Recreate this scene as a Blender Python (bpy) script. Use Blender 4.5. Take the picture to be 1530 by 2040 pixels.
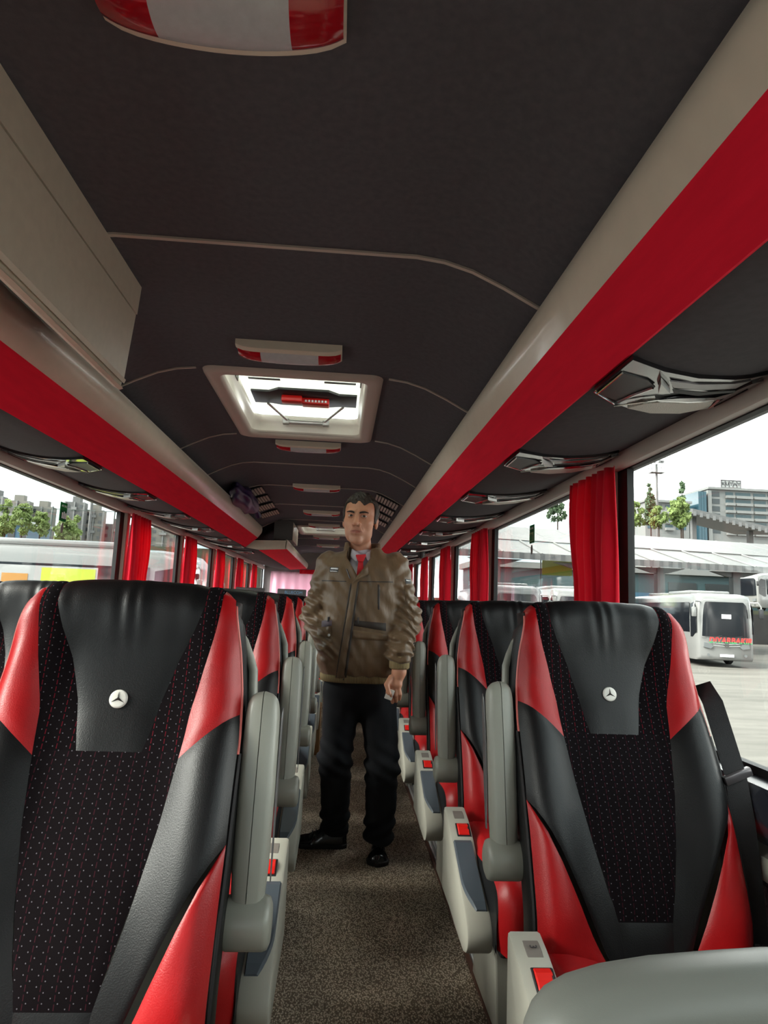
import bpy, bmesh, math, random
import numpy as np
from mathutils import Vector, Matrix

for o in list(bpy.data.objects):
    bpy.data.objects.remove(o, do_unlink=True)
SC = bpy.context.scene
COL = SC.collection
R_ = math.radians

# ------------------------------------------------------------------ camera
F_PX = 1300.0; CX, CY = 765.0, 1020.0; VPX, VPY = 675.0, 1195.0; ROLL = 0.0407; CAM_Z = 1.15
_Y = np.array([(VPX-CX)/F_PX, (VPY-CY)/F_PX, 1.0]); _Y /= np.linalg.norm(_Y)
_Z = np.cross(_Y, np.array([1, ROLL, 0.0])); _Z /= np.linalg.norm(_Z)
if _Z[1] > 0: _Z = -_Z
_X = np.cross(_Y, _Z)
CAMR = np.stack([_X, _Y, _Z])          # rows: world axes seen in camera axes (right, down, forward)
cam_d = bpy.data.cameras.new('camera'); cam = bpy.data.objects.new('camera', cam_d); COL.objects.link(cam)
_m = Matrix(((CAMR[0][0], -CAMR[0][1], -CAMR[0][2], 0), (CAMR[1][0], -CAMR[1][1], -CAMR[1][2], 0),
             (CAMR[2][0], -CAMR[2][1], -CAMR[2][2], CAM_Z), (0, 0, 0, 1)))
cam.matrix_world = _m
cam_d.sensor_fit = 'VERTICAL'; cam_d.sensor_height = 24.0; cam_d.lens = 24.0*F_PX/2040.0
cam_d.clip_start = 0.02; cam_d.clip_end = 2000
SC.camera = cam
def W(px, py, Y=None, X=None, Z=None):
    d = CAMR @ np.array([(px-CX)/F_PX, (py-CY)/F_PX, 1.0])
    t = Y/d[1] if Y is not None else (X/d[0] if X is not None else (Z-CAM_Z)/d[2])
    p = d*t
    return Vector((p[0], p[1], p[2]+CAM_Z))

# ------------------------------------------------------------------ light: overcast bright sky
SKY = 2.5
SC.view_settings.view_transform = 'Standard'; SC.view_settings.look = 'None'
SC.view_settings.gamma = 1.0; SC.view_settings.use_curve_mapping = False
SC.view_settings.exposure = 2.62
wd = bpy.data.worlds.new('sky'); SC.world = wd; wd.use_nodes = True
nt = wd.node_tree; N = nt.nodes; L = nt.links; N.clear()
wo = N.new('ShaderNodeOutputWorld'); bg = N.new('ShaderNodeBackground'); L.new(bg.outputs[0], wo.inputs[0])
tc = N.new('ShaderNodeTexCoord'); mp = N.new('ShaderNodeMapping'); mp.inputs['Scale'].default_value = (1, 1, 2.6)
mp.inputs['Location'].default_value = (0.35, 0.1, 0.2)
L.new(tc.outputs['Generated'], mp.inputs[0])
nz = N.new('ShaderNodeTexNoise'); nz.inputs['Scale'].default_value = 2.6; nz.inputs['Detail'].default_value = 7; nz.inputs['Roughness'].default_value = .52
L.new(mp.outputs[0], nz.inputs['Vector'])
cr = N.new('ShaderNodeValToRGB'); e = cr.color_ramp.elements
e[0].position = .40; e[0].color = (.10, .128, .138, 1); e[1].position = .64; e[1].color = (1.15, 1.13, 1.1, 1)
q_ = e.new(.54); q_.color = (.15, .166, .172, 1)
L.new(nz.outputs[0], cr.inputs[0]); L.new(cr.outputs[0], bg.inputs[0]); bg.inputs[1].default_value = SKY
sun_d = bpy.data.lights.new('veiled_sun', 'SUN'); sun_d.energy = 3.0; sun_d.angle = R_(40); sun_d.color = (1, .96, .9)
sun = bpy.data.objects.new('veiled_sun', sun_d); COL.objects.link(sun)
sun.rotation_euler = (R_(12), R_(-52), 0)

# ------------------------------------------------------------------ materials
def C(r, g, b):
    f = lambda v: (v/255/12.92) if v/255 <= .04045 else ((v/255+.055)/1.055)**2.4
    return (f(r), f(g), f(b), 1)
MATS = {}
def mat(name, col, rough=.5, metal=0, var=0, vscale=8, bump=0, bscale=200, spec=.5, coat=0, sheen=0, btype='noise', stretch=None, trans=0, emit=None):
    m = bpy.data.materials.new(name); m.use_nodes = True; MATS[name] = m
    nt = m.node_tree; b = nt.nodes['Principled BSDF']
    b.inputs['Base Color'].default_value = col; b.inputs['Roughness'].default_value = rough
    b.inputs['Metallic'].default_value = metal; b.inputs['Specular IOR Level'].default_value = spec
    b.inputs['Coat Weight'].default_value = coat; b.inputs['Coat Roughness'].default_value = .08
    if sheen: b.inputs['Sheen Weight'].default_value = sheen
    tcn = nt.nodes.new('ShaderNodeTexCoord'); src = tcn.outputs['Object']
    if stretch:
        mpn = nt.nodes.new('ShaderNodeMapping'); mpn.inputs['Scale'].default_value = stretch
        nt.links.new(src, mpn.inputs[0]); src = mpn.outputs[0]
    if var:
        n = nt.nodes.new('ShaderNodeTexNoise'); n.inputs['Scale'].default_value = vscale; n.inputs['Detail'].default_value = 5
        nt.links.new(src, n.inputs['Vector'])
        r = nt.nodes.new('ShaderNodeValToRGB'); el = r.color_ramp.elements
        el[0].position = .3; el[1].position = .7
        el[0].color = tuple(c*(1-var) for c in col[:3])+(1,); el[1].color = tuple(min(1, c*(1+var)) for c in col[:3])+(1,)
        nt.links.new(n.outputs[0], r.inputs[0]); nt.links.new(r.outputs[0], b.inputs['Base Color'])
    if bump:
        if btype == 'noise':
            n = nt.nodes.new('ShaderNodeTexNoise'); n.inputs['Detail'].default_value = 4
        else:
            n = nt.nodes.new('ShaderNodeTexVoronoi')
        n.inputs['Scale'].default_value = bscale
        nt.links.new(src, n.inputs['Vector'])
        bp = nt.nodes.new('ShaderNodeBump'); bp.inputs['Strength'].default_value = bump; bp.inputs['Distance'].default_value = .002
        nt.links.new(n.outputs[0], bp.inputs['Height']); nt.links.new(bp.outputs[0], b.inputs['Normal'])
    if trans:
        tr = nt.nodes.new('ShaderNodeBsdfTranslucent'); tr.inputs[0].default_value = col
        mx = nt.nodes.new('ShaderNodeMixShader'); mx.inputs[0].default_value = trans
        out = nt.nodes['Material Output']
        nt.links.new(b.outputs[0], mx.inputs[1]); nt.links.new(tr.outputs[0], mx.inputs[2]); nt.links.new(mx.outputs[0], out.inputs[0])
    return m
def glass(name, tint=(1, 1, 1, 1), refl=1.0, dirt=0.0):
    m = bpy.data.materials.new(name); m.use_nodes = True; nt = m.node_tree; nt.nodes.clear(); MATS[name] = m
    o = nt.nodes.new('ShaderNodeOutputMaterial'); t = nt.nodes.new('ShaderNodeBsdfTransparent'); t.inputs[0].default_value = tint
    g = nt.nodes.new('ShaderNodeBsdfGlossy'); g.inputs['Roughness'].default_value = .02
    lw = nt.nodes.new('ShaderNodeLayerWeight'); lw.inputs[0].default_value = .5
    fr = nt.nodes.new('ShaderNodeMath'); fr.operation = 'POWER'; fr.inputs[1].default_value = 5; nt.links.new(lw.outputs['Facing'], fr.inputs[0])
    mu = nt.nodes.new('ShaderNodeMath'); mu.operation = 'MULTIPLY_ADD'; mu.inputs[1].default_value = .9*refl; mu.inputs[2].default_value = .03*refl
    mx = nt.nodes.new('ShaderNodeMixShader')
    nt.links.new(fr.outputs[0], mu.inputs[0]); nt.links.new(mu.outputs[0], mx.inputs[0])
    nt.links.new(t.outputs[0], mx.inputs[1]); nt.links.new(g.outputs[0], mx.inputs[2]); nt.links.new(mx.outputs[0], o.inputs[0])
    return m
mat('ceiling_felt', C(90, 90, 97), .9, var=.10, vscale=60, bump=.25, bscale=900, spec=.2)
mat('underside_felt', C(78, 75, 80), .85, var=.08, vscale=60, bump=.25, bscale=900, spec=.25)
mat('beige_plastic', C(226, 217, 202), .32, var=.03, vscale=20, coat=.15)
mat('locker_plastic', C(212, 203, 187), .45, var=.04, vscale=40, bump=.12, bscale=700)
mat('rib_plastic', C(196, 186, 178), .5)
mat('red_felt', C(240, 34, 62), .9, var=.06, vscale=6, spec=.15, stretch=(8, 1, 8))
mat('grey_plastic', C(142, 143, 133), .38, var=.03, vscale=15, bump=.05, bscale=900)
mat('console_plastic', C(160, 158, 147), .42, var=.03, vscale=15, bump=.06, bscale=900)
mat('partition_grey', C(112, 115, 109), .42, bump=.05, bscale=900)
mat('dark_pad', C(66, 74, 82), .5, bump=.1, bscale=700)
mat('black_gloss', C(22, 20, 24), .12, coat=.6)
mat('black_plastic', C(24, 24, 27), .45)
mat('black_rubber', C(14, 14, 16), .6)
mat('chrome', C(215, 215, 215), .15, metal=1)
mat('satin_metal', C(190, 190, 188), .35, metal=.9)
mat('aluminium', C(188, 190, 188), .38, metal=.5)
mat('brown_edge', C(92, 58, 46), .55)
mat('strip_dark', C(92, 88, 90), .25, metal=.4)
mat('grille_white', C(205, 200, 190), .4, bump=.8, bscale=420, btype='voronoi')
mat('leather_black', C(17, 17, 18), .42, var=.06, vscale=30, bump=.22, bscale=420, spec=.32)
mat('leather_head', C(17, 17, 18), .40, var=.06, vscale=30, bump=.22, bscale=420, spec=.32)
mat('leather_red', C(160, 18, 22), .38, var=.05, vscale=25, bump=.20, bscale=420, spec=.35)
mat('piping', C(222, 120, 112), .4)  # red piping made pale pink: the edge highlight is put into its colour
mat('seam_thread', C(20, 16, 18), .7)
mat('buckle_red', C(205, 28, 22), .3)
mat('badge_white', C(225, 222, 214), .25)
mat('badge_star', C(62, 60, 58), .3, metal=.3)
mat('lamp_lens', C(196, 202, 208), .18, var=.05, vscale=60, bump=.1, bscale=500)
mat('lamp_red', C(176, 12, 30), .15, coat=.5)
mat('hatch_white', C(236, 230, 222), .3)
mat('hatch_frame', C(196, 184, 176), .45)
mat('hatch_cover', C(225, 228, 218), .2, trans=.55)
mat('curtain_red', C(222, 22, 48), .8, var=.04, vscale=12, trans=.35, spec=.15, sheen=.2)
mat('curtain_pink', C(252, 216, 230), .8, trans=.6, spec=.1)
mat('purple_cloth', C(48, 32, 84), .4, bump=.5, bscale=30)
mat('pillar', C(206, 198, 184), .5)
mat('rail_white', C(205, 200, 194), .45)
mat('wall_dark', C(40, 40, 46), .4, var=.05, vscale=20, bump=.3, bscale=300)
mat('wall_net', C(48, 48, 54), .5, bump=1.0, bscale=160, btype='voronoi')
mat('wall_grey', C(120, 112, 112), .6, var=.05, vscale=10)
mat('sill_dark', C(44, 46, 54), .22, coat=.3)
mat('cardboard', C(150, 110, 72), .8, var=.06, vscale=20)
mat('sticker_green', C(36, 98, 62), .5, trans=.6)
mat('sticker_pale', C(206, 216, 180), .5, trans=.7)
mat('sticker_grey', C(110, 104, 98), .5)
mat('ink_dark', C(40, 40, 42), .6)
mat('ink_white', C(235, 235, 235), .5)
mat('ink_red', C(206, 40, 36), .5)
mat('ink_green', C(30, 128, 72), .5)
mat('ink_blue', C(120, 176, 214), .4)
mat('belt', C(20, 19, 22), .55, bump=.5, bscale=500)
mat('monitor_grey', C(92, 92, 92), .4)
mat('vent_pale', C(186, 176, 166), .5)
mat('vent_gap', C(30, 26, 30), .8)
glass('window_glass', (.95, .97, .95, 1), 1.0)
glass('windscreen_glass', (.55, .57, .57, 1), 1.0)
glass('hatch_glass', (.9, .92, .9, 1), .6)

# carpet
m = mat('carpet', C(116, 106, 94), .95, spec=.1); nt = m.node_tree; b = nt.nodes['Principled BSDF']; t = nt.nodes.new('ShaderNodeTexCoord')
v = nt.nodes.new('ShaderNodeTexVoronoi'); v.inputs['Scale'].default_value = 210
mpn = nt.nodes.new('ShaderNodeMapping'); mpn.inputs['Rotation'].default_value = (0, 0, .5); mpn.inputs['Scale'].default_value = (1, .6, 1)
nt.links.new(t.outputs['Object'], mpn.inputs[0]); nt.links.new(mpn.outputs[0], v.inputs['Vector'])
n1 = nt.nodes.new('ShaderNodeTexNoise'); n1.inputs['Scale'].default_value = 4; n1.inputs['Detail'].default_value = 6
nt.links.new(t.outputs['Object'], n1.inputs['Vector'])
r1 = nt.nodes.new('ShaderNodeValToRGB'); el = r1.color_ramp.elements
el[0].position = .12; el[0].color = C(230, 214, 194); el[1].position = .62; el[1].color = C(118, 105, 91)
nt.links.new(v.outputs['Distance'], r1.inputs[0])
mx = nt.nodes.new('ShaderNodeMix'); mx.data_type = 'RGBA'; mx.blend_type = 'MULTIPLY'; mx.inputs[0].default_value = .55
nt.links.new(r1.outputs[0], mx.inputs[6])
r2 = nt.nodes.new('ShaderNodeValToRGB'); el = r2.color_ramp.elements; el[0].position = .35; el[0].color = (.6, .6, .6, 1); el[1].position = .65; el[1].color = (1.1, 1.08, 1.02, 1)
nt.links.new(n1.outputs[0], r2.inputs[0]); nt.links.new(r2.outputs[0], mx.inputs[7]); nt.links.new(mx.outputs[2], b.inputs['Base Color'])
bp = nt.nodes.new('ShaderNodeBump'); bp.inputs['Strength'].default_value = .9; bp.inputs['Distance'].default_value = .004; bp.invert = True
nt.links.new(v.outputs['Distance'], bp.inputs['Height']); nt.links.new(bp.outputs[0], b.inputs['Normal'])

# dotted seat fabric: pale pin dots on black with thin broken red lines (flat weave pattern)
def fabric(name, line):
    m = mat(name, C(13, 8, 11), .95, spec=.1); nt = m.node_tree; b = nt.nodes['Principled BSDF']
    nd = nt.nodes; lk = nt.links
    def M(op, a, bb=None, c=None):
        n = nd.new('ShaderNodeMath'); n.operation = op
        for i, x in enumerate((a, bb, c)):
            if x is None: continue
            if isinstance(x, (int, float)): n.inputs[i].default_value = x
            else: lk.new(x, n.inputs[i])
        return n.outputs[0]
    t = nd.new('ShaderNodeTexCoord'); sp = nd.new('ShaderNodeSeparateXYZ'); lk.new(t.outputs['Object'], sp.inputs[0])
    X, Z = sp.outputs[0], sp.outputs[2]
    xs = M('MULTIPLY', X, 1/.0118); zs = M('MULTIPLY', Z, 1/.0140)
    col = M('FLOOR', xs); par = M('MULTIPLY', M('MODULO', M('ABSOLUTE', col), 2.0), .5)
    fx = M('SUBTRACT', M('FRACT', xs), .5); fz = M('SUBTRACT', M('FRACT', M('ADD', zs, par)), .5)
    d = M('ADD', M('POWER', M('MULTIPLY', fx, .0118), 2), M('POWER', M('MULTIPLY', fz, .0140), 2))
    dot = M('LESS_THAN', d, .0010**2)
    lx = M('ABSOLUTE', M('SUBTRACT', M('FRACT', M('MULTIPLY', X, 1/.0236)), .02))
    ln = M('MULTIPLY', M('LESS_THAN', lx, .045), M('LESS_THAN', M('FRACT', M('MULTIPLY', Z, 1/.012)), .7))
    m1 = nd.new('ShaderNodeMix'); m1.data_type = 'RGBA'; m1.inputs[6].default_value = C(13, 8, 11); m1.inputs[7].default_value = line
    lk.new(ln, m1.inputs[0])
    m2 = nd.new('ShaderNodeMix'); m2.data_type = 'RGBA'; m2.inputs[7].default_value = C(94, 90, 96)
    lk.new(dot, m2.inputs[0]); lk.new(m1.outputs[2], m2.inputs[6]); lk.new(m2.outputs[2], b.inputs['Base Color'])
fabric('seat_fabric', C(50, 20, 28)); fabric('strap_fabric', C(84, 16, 28))

# ------------------------------------------------------------------ mesh helpers
def link(name, me, m=None, parent=None, smooth=40):
    o = bpy.data.objects.new(name, me); COL.objects.link(o)
    if m is not None and not me.materials: me.materials.append(MATS[m])
    if smooth is not None:
        me.polygons.foreach_set('use_smooth', [True]*len(me.polygons))
        if smooth < 180: me.set_sharp_from_angle(angle=R_(smooth))
    if parent is not None: o.parent = parent
    return o
def pyd(name, vs, fs, m=None, parent=None, smooth=40):
    me = bpy.data.meshes.new(name); me.from_pydata([tuple(v) for v in vs], [], fs); me.update()
    return link(name, me, m, parent, smooth)
class MB:
    def __init__(s): s.bm = bmesh.new()
    def box(s, lo, hi, bev=0, seg=2, rot=None, ctr=None):
        lo, hi = Vector(lo), Vector(hi); c = (lo+hi)/2; d = hi-lo
        r = bmesh.ops.create_cube(s.bm, size=1.0, matrix=Matrix.Translation(c) @ Matrix.Diagonal((abs(d.x), abs(d.y), abs(d.z), 1)))
        vs = r['verts']
        if bev:
            es = list({e for v in vs for e in v.link_edges})
            q = bmesh.ops.bevel(s.bm, geom=es, offset=bev, segments=seg, profile=.5, affect='EDGES', clamp_overlap=True)
            vs = list({v for f in q['faces'] for v in f.verts})
        if rot is not None: bmesh.ops.rotate(s.bm, verts=vs, cent=ctr or c, matrix=rot)
        return s
    def prism(s, prof, a, b, axis='Y', bev=0):
        """closed polygon extruded along an axis; prof = 2-D points in the two other axes (x,z / y,z / x,y)"""
        def P(p, t): return {'Y': (p[0], t, p[1]), 'X': (t, p[0], p[1]), 'Z': (p[0], p[1], t)}[axis]
        v0 = [s.bm.verts.new(P(p, a)) for p in prof]; v1 = [s.bm.verts.new(P(p, b)) for p in prof]
        n = len(prof); fs = []
        for i in range(n): fs.append(s.bm.faces.new((v0[i], v0[(i+1) % n], v1[(i+1) % n], v1[i])))
        fs.append(s.bm.faces.new(v0[::-1])); fs.append(s.bm.faces.new(v1))
        bmesh.ops.recalc_face_normals(s.bm, faces=fs)
        if bev:
            bmesh.ops.bevel(s.bm, geom=list({e for f in fs[-2:] for e in f.edges}), offset=bev, segments=2, profile=.5, affect='EDGES', clamp_overlap=True)
        return s
    def grid(s, pts, close_u=False):
        vs = [[s.bm.verts.new(p) for p in row] for row in pts]
        for i in range(len(vs)-1):
            n = len(vs[i])
            for j in range(n if close_u else n-1):
                try: s.bm.faces.new((vs[i][j], vs[i][(j+1) % n], vs[i+1][(j+1) % n], vs[i+1][j]))
                except ValueError: pass
        return s
    def tube(s, pts, r, n=8, cap=True):
        pts = [Vector(p) for p in pts]; rs = r if isinstance(r, (list, tuple)) else [r]*len(pts); rows = []
        up = Vector((0, 0, 1)); prev = None
        for i, p in enumerate(pts):
            t = (pts[min(i+1, len(pts)-1)]-pts[max(i-1, 0)]).normalized()
            if prev is None: a = t.cross(up if abs(t.z) < .9 else Vector((1, 0, 0))).normalized()
            else: a = (prev - t*prev.dot(t)).normalized()
            prev = a; bvec = t.cross(a)
            rows.append([p+(a*math.cos(2*math.pi*k/n)+bvec*math.sin(2*math.pi*k/n))*rs[i] for k in range(n)])
        vs = [[s.bm.verts.new(q) for q in row] for row in rows]; fs = []
        for i in range(len(vs)-1):
            for j in range(n): fs.append(s.bm.faces.new((vs[i][j], vs[i][(j+1) % n], vs[i+1][(j+1) % n], vs[i+1][j])))
        if cap: fs.append(s.bm.faces.new(vs[0][::-1])); fs.append(s.bm.faces.new(vs[-1]))
        bmesh.ops.recalc_face_normals(s.bm, faces=fs)
        return s
    def lathe(s, prof, n=24, mtx=None):
        """prof: (r,z) list around local z"""
        mtx = mtx or Matrix.Identity(4); rows = []
        for r, z in prof: rows.append([mtx @ Vector((r*math.cos(2*math.pi*k/n), r*math.sin(2*math.pi*k/n), z)) for k in range(n)])
        vs = [[s.bm.verts.new(q) for q in row] for row in rows]; fs = []
        for i in range(len(vs)-1):
            for j in range(n): fs.append(s.bm.faces.new((vs[i][j], vs[i][(j+1) % n], vs[i+1][(j+1) % n], vs[i+1][j])))
        fs.append(s.bm.faces.new(vs[0][::-1])); fs.append(s.bm.faces.new(vs[-1]))
        bmesh.ops.recalc_face_normals(s.bm, faces=fs)
        return s
    def mesh(s, name):
        bmesh.ops.remove_doubles(s.bm, verts=s.bm.verts, dist=1e-6)
        me = bpy.data.meshes.new(name); s.bm.to_mesh(me); s.bm.free(); return me
    def build(s, name, m, parent=None, smooth=40): return link(name, s.mesh(name), m, parent, smooth)
def tag(o, label=None, cat=None, group=None, kind=None):
    if label: o['label'] = label
    if cat: o['category'] = cat
    if group: o['group'] = group
    if kind: o['kind'] = kind
    return o
def empty(name, loc=(0, 0, 0), label=None, cat=None, group=None, rz=0):
    o = bpy.data.objects.new(name, None); COL.objects.link(o); o.location = loc; o.rotation_euler = (0, 0, rz)
    o.empty_display_size = .1
    return tag(o, label, cat, group)
def struct(o): o['kind'] = 'structure'; return o
def copy_tree(o, parent=None):
    c = o.copy(); COL.objects.link(c); c.parent = parent
    for ch in KIDS.get(o.name) or list(o.children): copy_tree(ch, c)
    return c
KIDS = {}
def text_mesh(name, body, size, depth, m, parent=None, mtx=None, width=None, shear=0, bold=0):
    cu = bpy.data.curves.new('lettering', 'FONT'); cu.body = body; cu.size = size; cu.extrude = depth; cu.align_x = 'CENTER'; cu.align_y = 'CENTER'
    cu.shear = shear; cu.offset = bold; cu.resolution_u = 3
    to = bpy.data.objects.new('lettering_tmp', cu); COL.objects.link(to)
    dg = bpy.context.evaluated_depsgraph_get(); me = bpy.data.meshes.new_from_object(to.evaluated_get(dg))
    bpy.data.objects.remove(to, do_unlink=True)
    if width:
        xs = [v.co.x for v in me.vertices]; k = width/(max(xs)-min(xs))
        for v in me.vertices: v.co.x *= k
    if mtx is not None: me.transform(mtx)
    me.materials.clear()
    return link(name, me, m, parent, None)
def catmull(pts, n):
    P = [np.array(p, float) for p in pts]; P = [2*P[0]-P[1]]+P+[2*P[-1]-P[-2]]; out = []
    for i in range(1, len(P)-2):
        for k in range(n):
            t = k/n; a, b, c, d = P[i-1], P[i], P[i+1], P[i+2]
            out.append(.5*(2*b+(c-a)*t+(2*a-5*b+4*c-d)*t*t+(3*b-3*c+d-a)*t**3))
    out.append(P[-2]); return out
ORD = ['first', 'second', 'third', 'fourth', 'fifth', 'sixth', 'seventh', 'eighth', 'ninth', 'tenth', 'eleventh', 'twelfth', 'thirteenth', 'fourteenth']
# ================================================================== THE COACH SHELL
XR, XL, CZ = .985, -1.414, 2.0          # window planes, ceiling height above the aisle
Y0, Y1 = -1.9, 12.3
WIN_B, WIN_T = .79, 1.655
HATCH = [(-.56, .13, 2.38, 3.42), (-.56, .13, 7.65, 8.65)]
prof = [(-1.46, 1.79), (-1.1, 1.845), (-.96, 1.865), (-.884, 1.89), (-.80, 1.935), (-.72, 1.972), (-.65, 1.992), (-.58, 2.0), (-.50, CZ), (.07, CZ), (.15, 2.0), (.22, 1.992), (.29, 1.972), (.37, 1.935), (.454, 1.89), (.53, 1.865), (.67, 1.845), (1.03, 1.79)]
def ceil_z(x):
    for (a, b), (c, d) in zip(prof, prof[1:]):
        if a <= x <= c: return b+(d-b)*(x-a)/(c-a)
    return 1.8
holes = [(h[2]+.07, h[3]-.07) for h in HATCH]
ys = [Y0, holes[0][0], holes[0][1], holes[1][0], holes[1][1], Y1]
vs = []; fs = []
for y in ys:
    for p in prof: vs.append((p[0], y, p[1]))
n = len(prof)
for i in range(len(ys)-1):
    for j in range(n-1):
        if i in (1, 3) and j == 8: continue
        a = i*n+j; fs.append((a, a+n, a+n+1, a+1))
ceiling = struct(pyd('ceiling', vs, fs, 'ceiling_felt', smooth=60)); tag(ceiling, 'charcoal felt coach ceiling with pale joint strips', 'ceiling')
TR = [0]
def trim_name(): TR[0] += 1; return 'trim_%d' % TR[0]
def rib(y, w, skip=None, lab=''):
    m = MB(); seg = []
    for p in prof[1:-1]:
        if skip and skip[0] < p[0] < skip[1]:
            if len(seg) > 1: m.grid(seg)
            seg = []; continue
        seg.append([(p[0], y-w/2, p[1]-.0005), (p[0], y-w/2, p[1]-.006), (p[0], y+w/2, p[1]-.006), (p[0], y+w/2, p[1]-.0005)])
    if len(seg) > 1: m.grid(seg)
    o = m.build(trim_name(), 'rib_plastic', None, 60); struct(o); tag(o, lab)
rib(1.505, .012, None, 'pale joint strip across the ceiling ahead of the roof hatch')
rib(2.41, .009, (-.57, .14), 'pale joint strip meeting the near edge of the roof hatch')
rib(3.40, .007, (-.57, .14), 'pale joint strip meeting the far edge of the roof hatch')
for y, k in ((4.12, 'first'), (4.95, 'second'), (5.95, 'third'), (7.1, 'fourth'), (9.3, 'fifth'), (10.6, 'sixth')):
    rib(y, .006, None, 'thin pale ceiling strip, %s one behind the roof hatch' % k)

# floor: platform under seats and the carpeted aisle
fl = MB().box((XL-.02, Y0, -.06), (XR+.02, Y1, 0)).build('floor', 'carpet', None, None); struct(fl); tag(fl, 'brown and grey woven carpet along the aisle', 'floor')
for nm, x0, x1, mt, z1, lb in (('brown', .474, .486, 'brown_edge', .012, 'thin brown edging strip between carpet and seat rail'), ('alu', .487, .535, 'aluminium', .022, 'ribbed aluminium seat rail under the single seats'),
                           ('brownl', -.272, -.260, 'brown_edge', .012, 'thin brown edging strip by the double seats'), ('alul', -.32, -.273, 'aluminium', .022, 'ribbed aluminium seat rail under the double seats')):
    b = MB()
    if 'alu' in nm:
        for k in range(3):
            xa = x0+(x1-x0)*k/3; b.box((xa+.001, Y0, .0), (xa+(x1-x0)/3-.002, Y1, z1-(.006 if k == 1 else 0)), .003, 1)
    else: b.box((x0, Y0, 0), (x1, Y1, z1))
    o = b.build(trim_name(), mt, None); struct(o); tag(o, lb)

# side walls, window bands
for side, s, X in (('right', 1, XR), ('left', -1, XL)):
    m = MB()
    def bx(x0, x1, y0, y1, z0, z1, bev=0): m.box((min(X+s*x0, X+s*x1), y0, z0), (max(X+s*x0, X+s*x1), y1, z1), bev)
    bx(.015, .06, Y0, Y1, 0, WIN_B-.01); bx(.012, .07, Y0, Y1, WIN_T+.005, 1.86)
    bx(.012, .07, Y0, -1.2, WIN_B-.02, WIN_T+.01)  # unseen foremost bay closed at window height to cut light on the seat fronts
    w = m.build('wall_'+side, 'wall_dark', None); struct(w); tag(w, 'dark lower side wall of the coach, %s of the aisle' % side, 'wall')
    p = MB()
    p.prism([(X+s*.014, .30), (X-s*.01, .32), (X-s*.012, .56), (X+s*.014, .575)], Y0, Y1); p.build('net_panel', 'wall_net', w)
    p = MB(); p.prism([(X+s*.014, .575), (X-s*.03, .58), (X-s*.036, .605), (X-s*.03, .63), (X+s*.014, .635)], Y0, Y1); p.build('hand_strip', 'grey_plastic', w)
    p = MB(); p.prism([(X+s*.02, .64), (X-s*.008, .65), (X-s*.03, .70), (X-s*.034, .745), (X-s*.02, .772), (X+s*.02, WIN_B-.004)], Y0, Y1); p.build('sill', 'sill_dark', w)
    p = MB(); p.prism([(X+s*.012, 1.655), (X-s*.012, 1.657), (X-s*.016, 1.665), (X-s*.012, 1.722), (X+s*.012, 1.724)], Y0, Y1); o = p.build('top_rail', 'rail_white', w)
    o['label'] = 'off-white rail above the windows'
POST_R = [-1.2, .4, 2.265, 4.25, 5.68, 7.1, 8.6, 10.1, 12.3]
POST_L = [-1.2, .4, 2.2, 4.32, 5.85, 7.35, 8.85, 10.35, 12.3]
wn = 0
for side, s, X, posts in (('right', 1, XR, POST_R), ('left', -1, XL, POST_L)):
    for i in range(len(posts)-1):
        wn += 1; a, b = posts[i], posts[i+1]
        w = MB().box((min(X+s*.024, X+s*.03), a+.03, WIN_B-.01), (max(X+s*.024, X+s*.03), b-.03, WIN_T+.01)).build('window_%d' % wn, 'window_glass', None, None); struct(w)
        tag(w, 'clear side window pane, %s from the front on the %s side' % (ORD[i], side), 'window')
        g = MB(); t = .022
        for (y0, y1, z0, z1) in ((a-.0, a+.028, WIN_B-.02, WIN_T+.02), (b-.055, b, WIN_B-.02, WIN_T+.02), (a, b, WIN_B-.02, WIN_B+.012), (a, b, WIN_T-.004, WIN_T+.02)):
            g.box((min(X+s*.012, X+s*.036), y0, z0), (max(X+s*.012, X+s*.036), y1, z1))
        g.build('gasket', 'black_rubber', w, None)
        if 0 < i:
            o = MB().box((min(X-s*.010, X+s*.040), a+.024, .78), (max(X-s*.010, X+s*.040), a+.085, WIN_T+.01), .006).build(trim_name(), 'pillar', None); struct(o)
            tag(o, 'beige window pillar, %s from the front on the %s side' % (ORD[i-1], side))
# rear wall and rear window
m = MB(); m.box((XL, Y1, 0), (XR, Y1+.06, .95)); m.box((XL, Y1, 1.62), (XR, Y1+.06, 2.0)); m.box((XL, Y1, .95), (XL+.14, Y1+.06, 1.62)); m.box((XR-.14, Y1, .95), (XR, Y1+.06, 1.62))
w = m.build('wall_rear', 'wall_grey', None, None); struct(w); tag(w, 'grey rear wall of the coach around the back window', 'wall')
w = MB().box((XL+.14, Y1+.02, .95), (XR-.14, Y1+.026, 1.62)).build('window_%d' % (wn+1), 'window_glass', None, None); struct(w); tag(w, 'wide rear window behind the pink curtain', 'window')
# front end (behind the photographer): dashboard wall and windscreen, glass reduced and tinted to cut frontal light
m = MB(); m.box((XL, Y0-.06, 0), (XR, Y0, .95)); m.box((XL, Y0-.06, 1.66), (XR, Y0, 2.0)); w = m.build('wall_front', 'wall_dark', None, None); struct(w); tag(w, 'dark dashboard wall at the front of the coach', 'wall')
w = MB().box((XL, Y0-.03, .95), (XR, Y0-.024, 1.66)).build('window_%d' % (wn+2), 'windscreen_glass', None, None); struct(w); tag(w, 'wide front windscreen', 'window')

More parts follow.
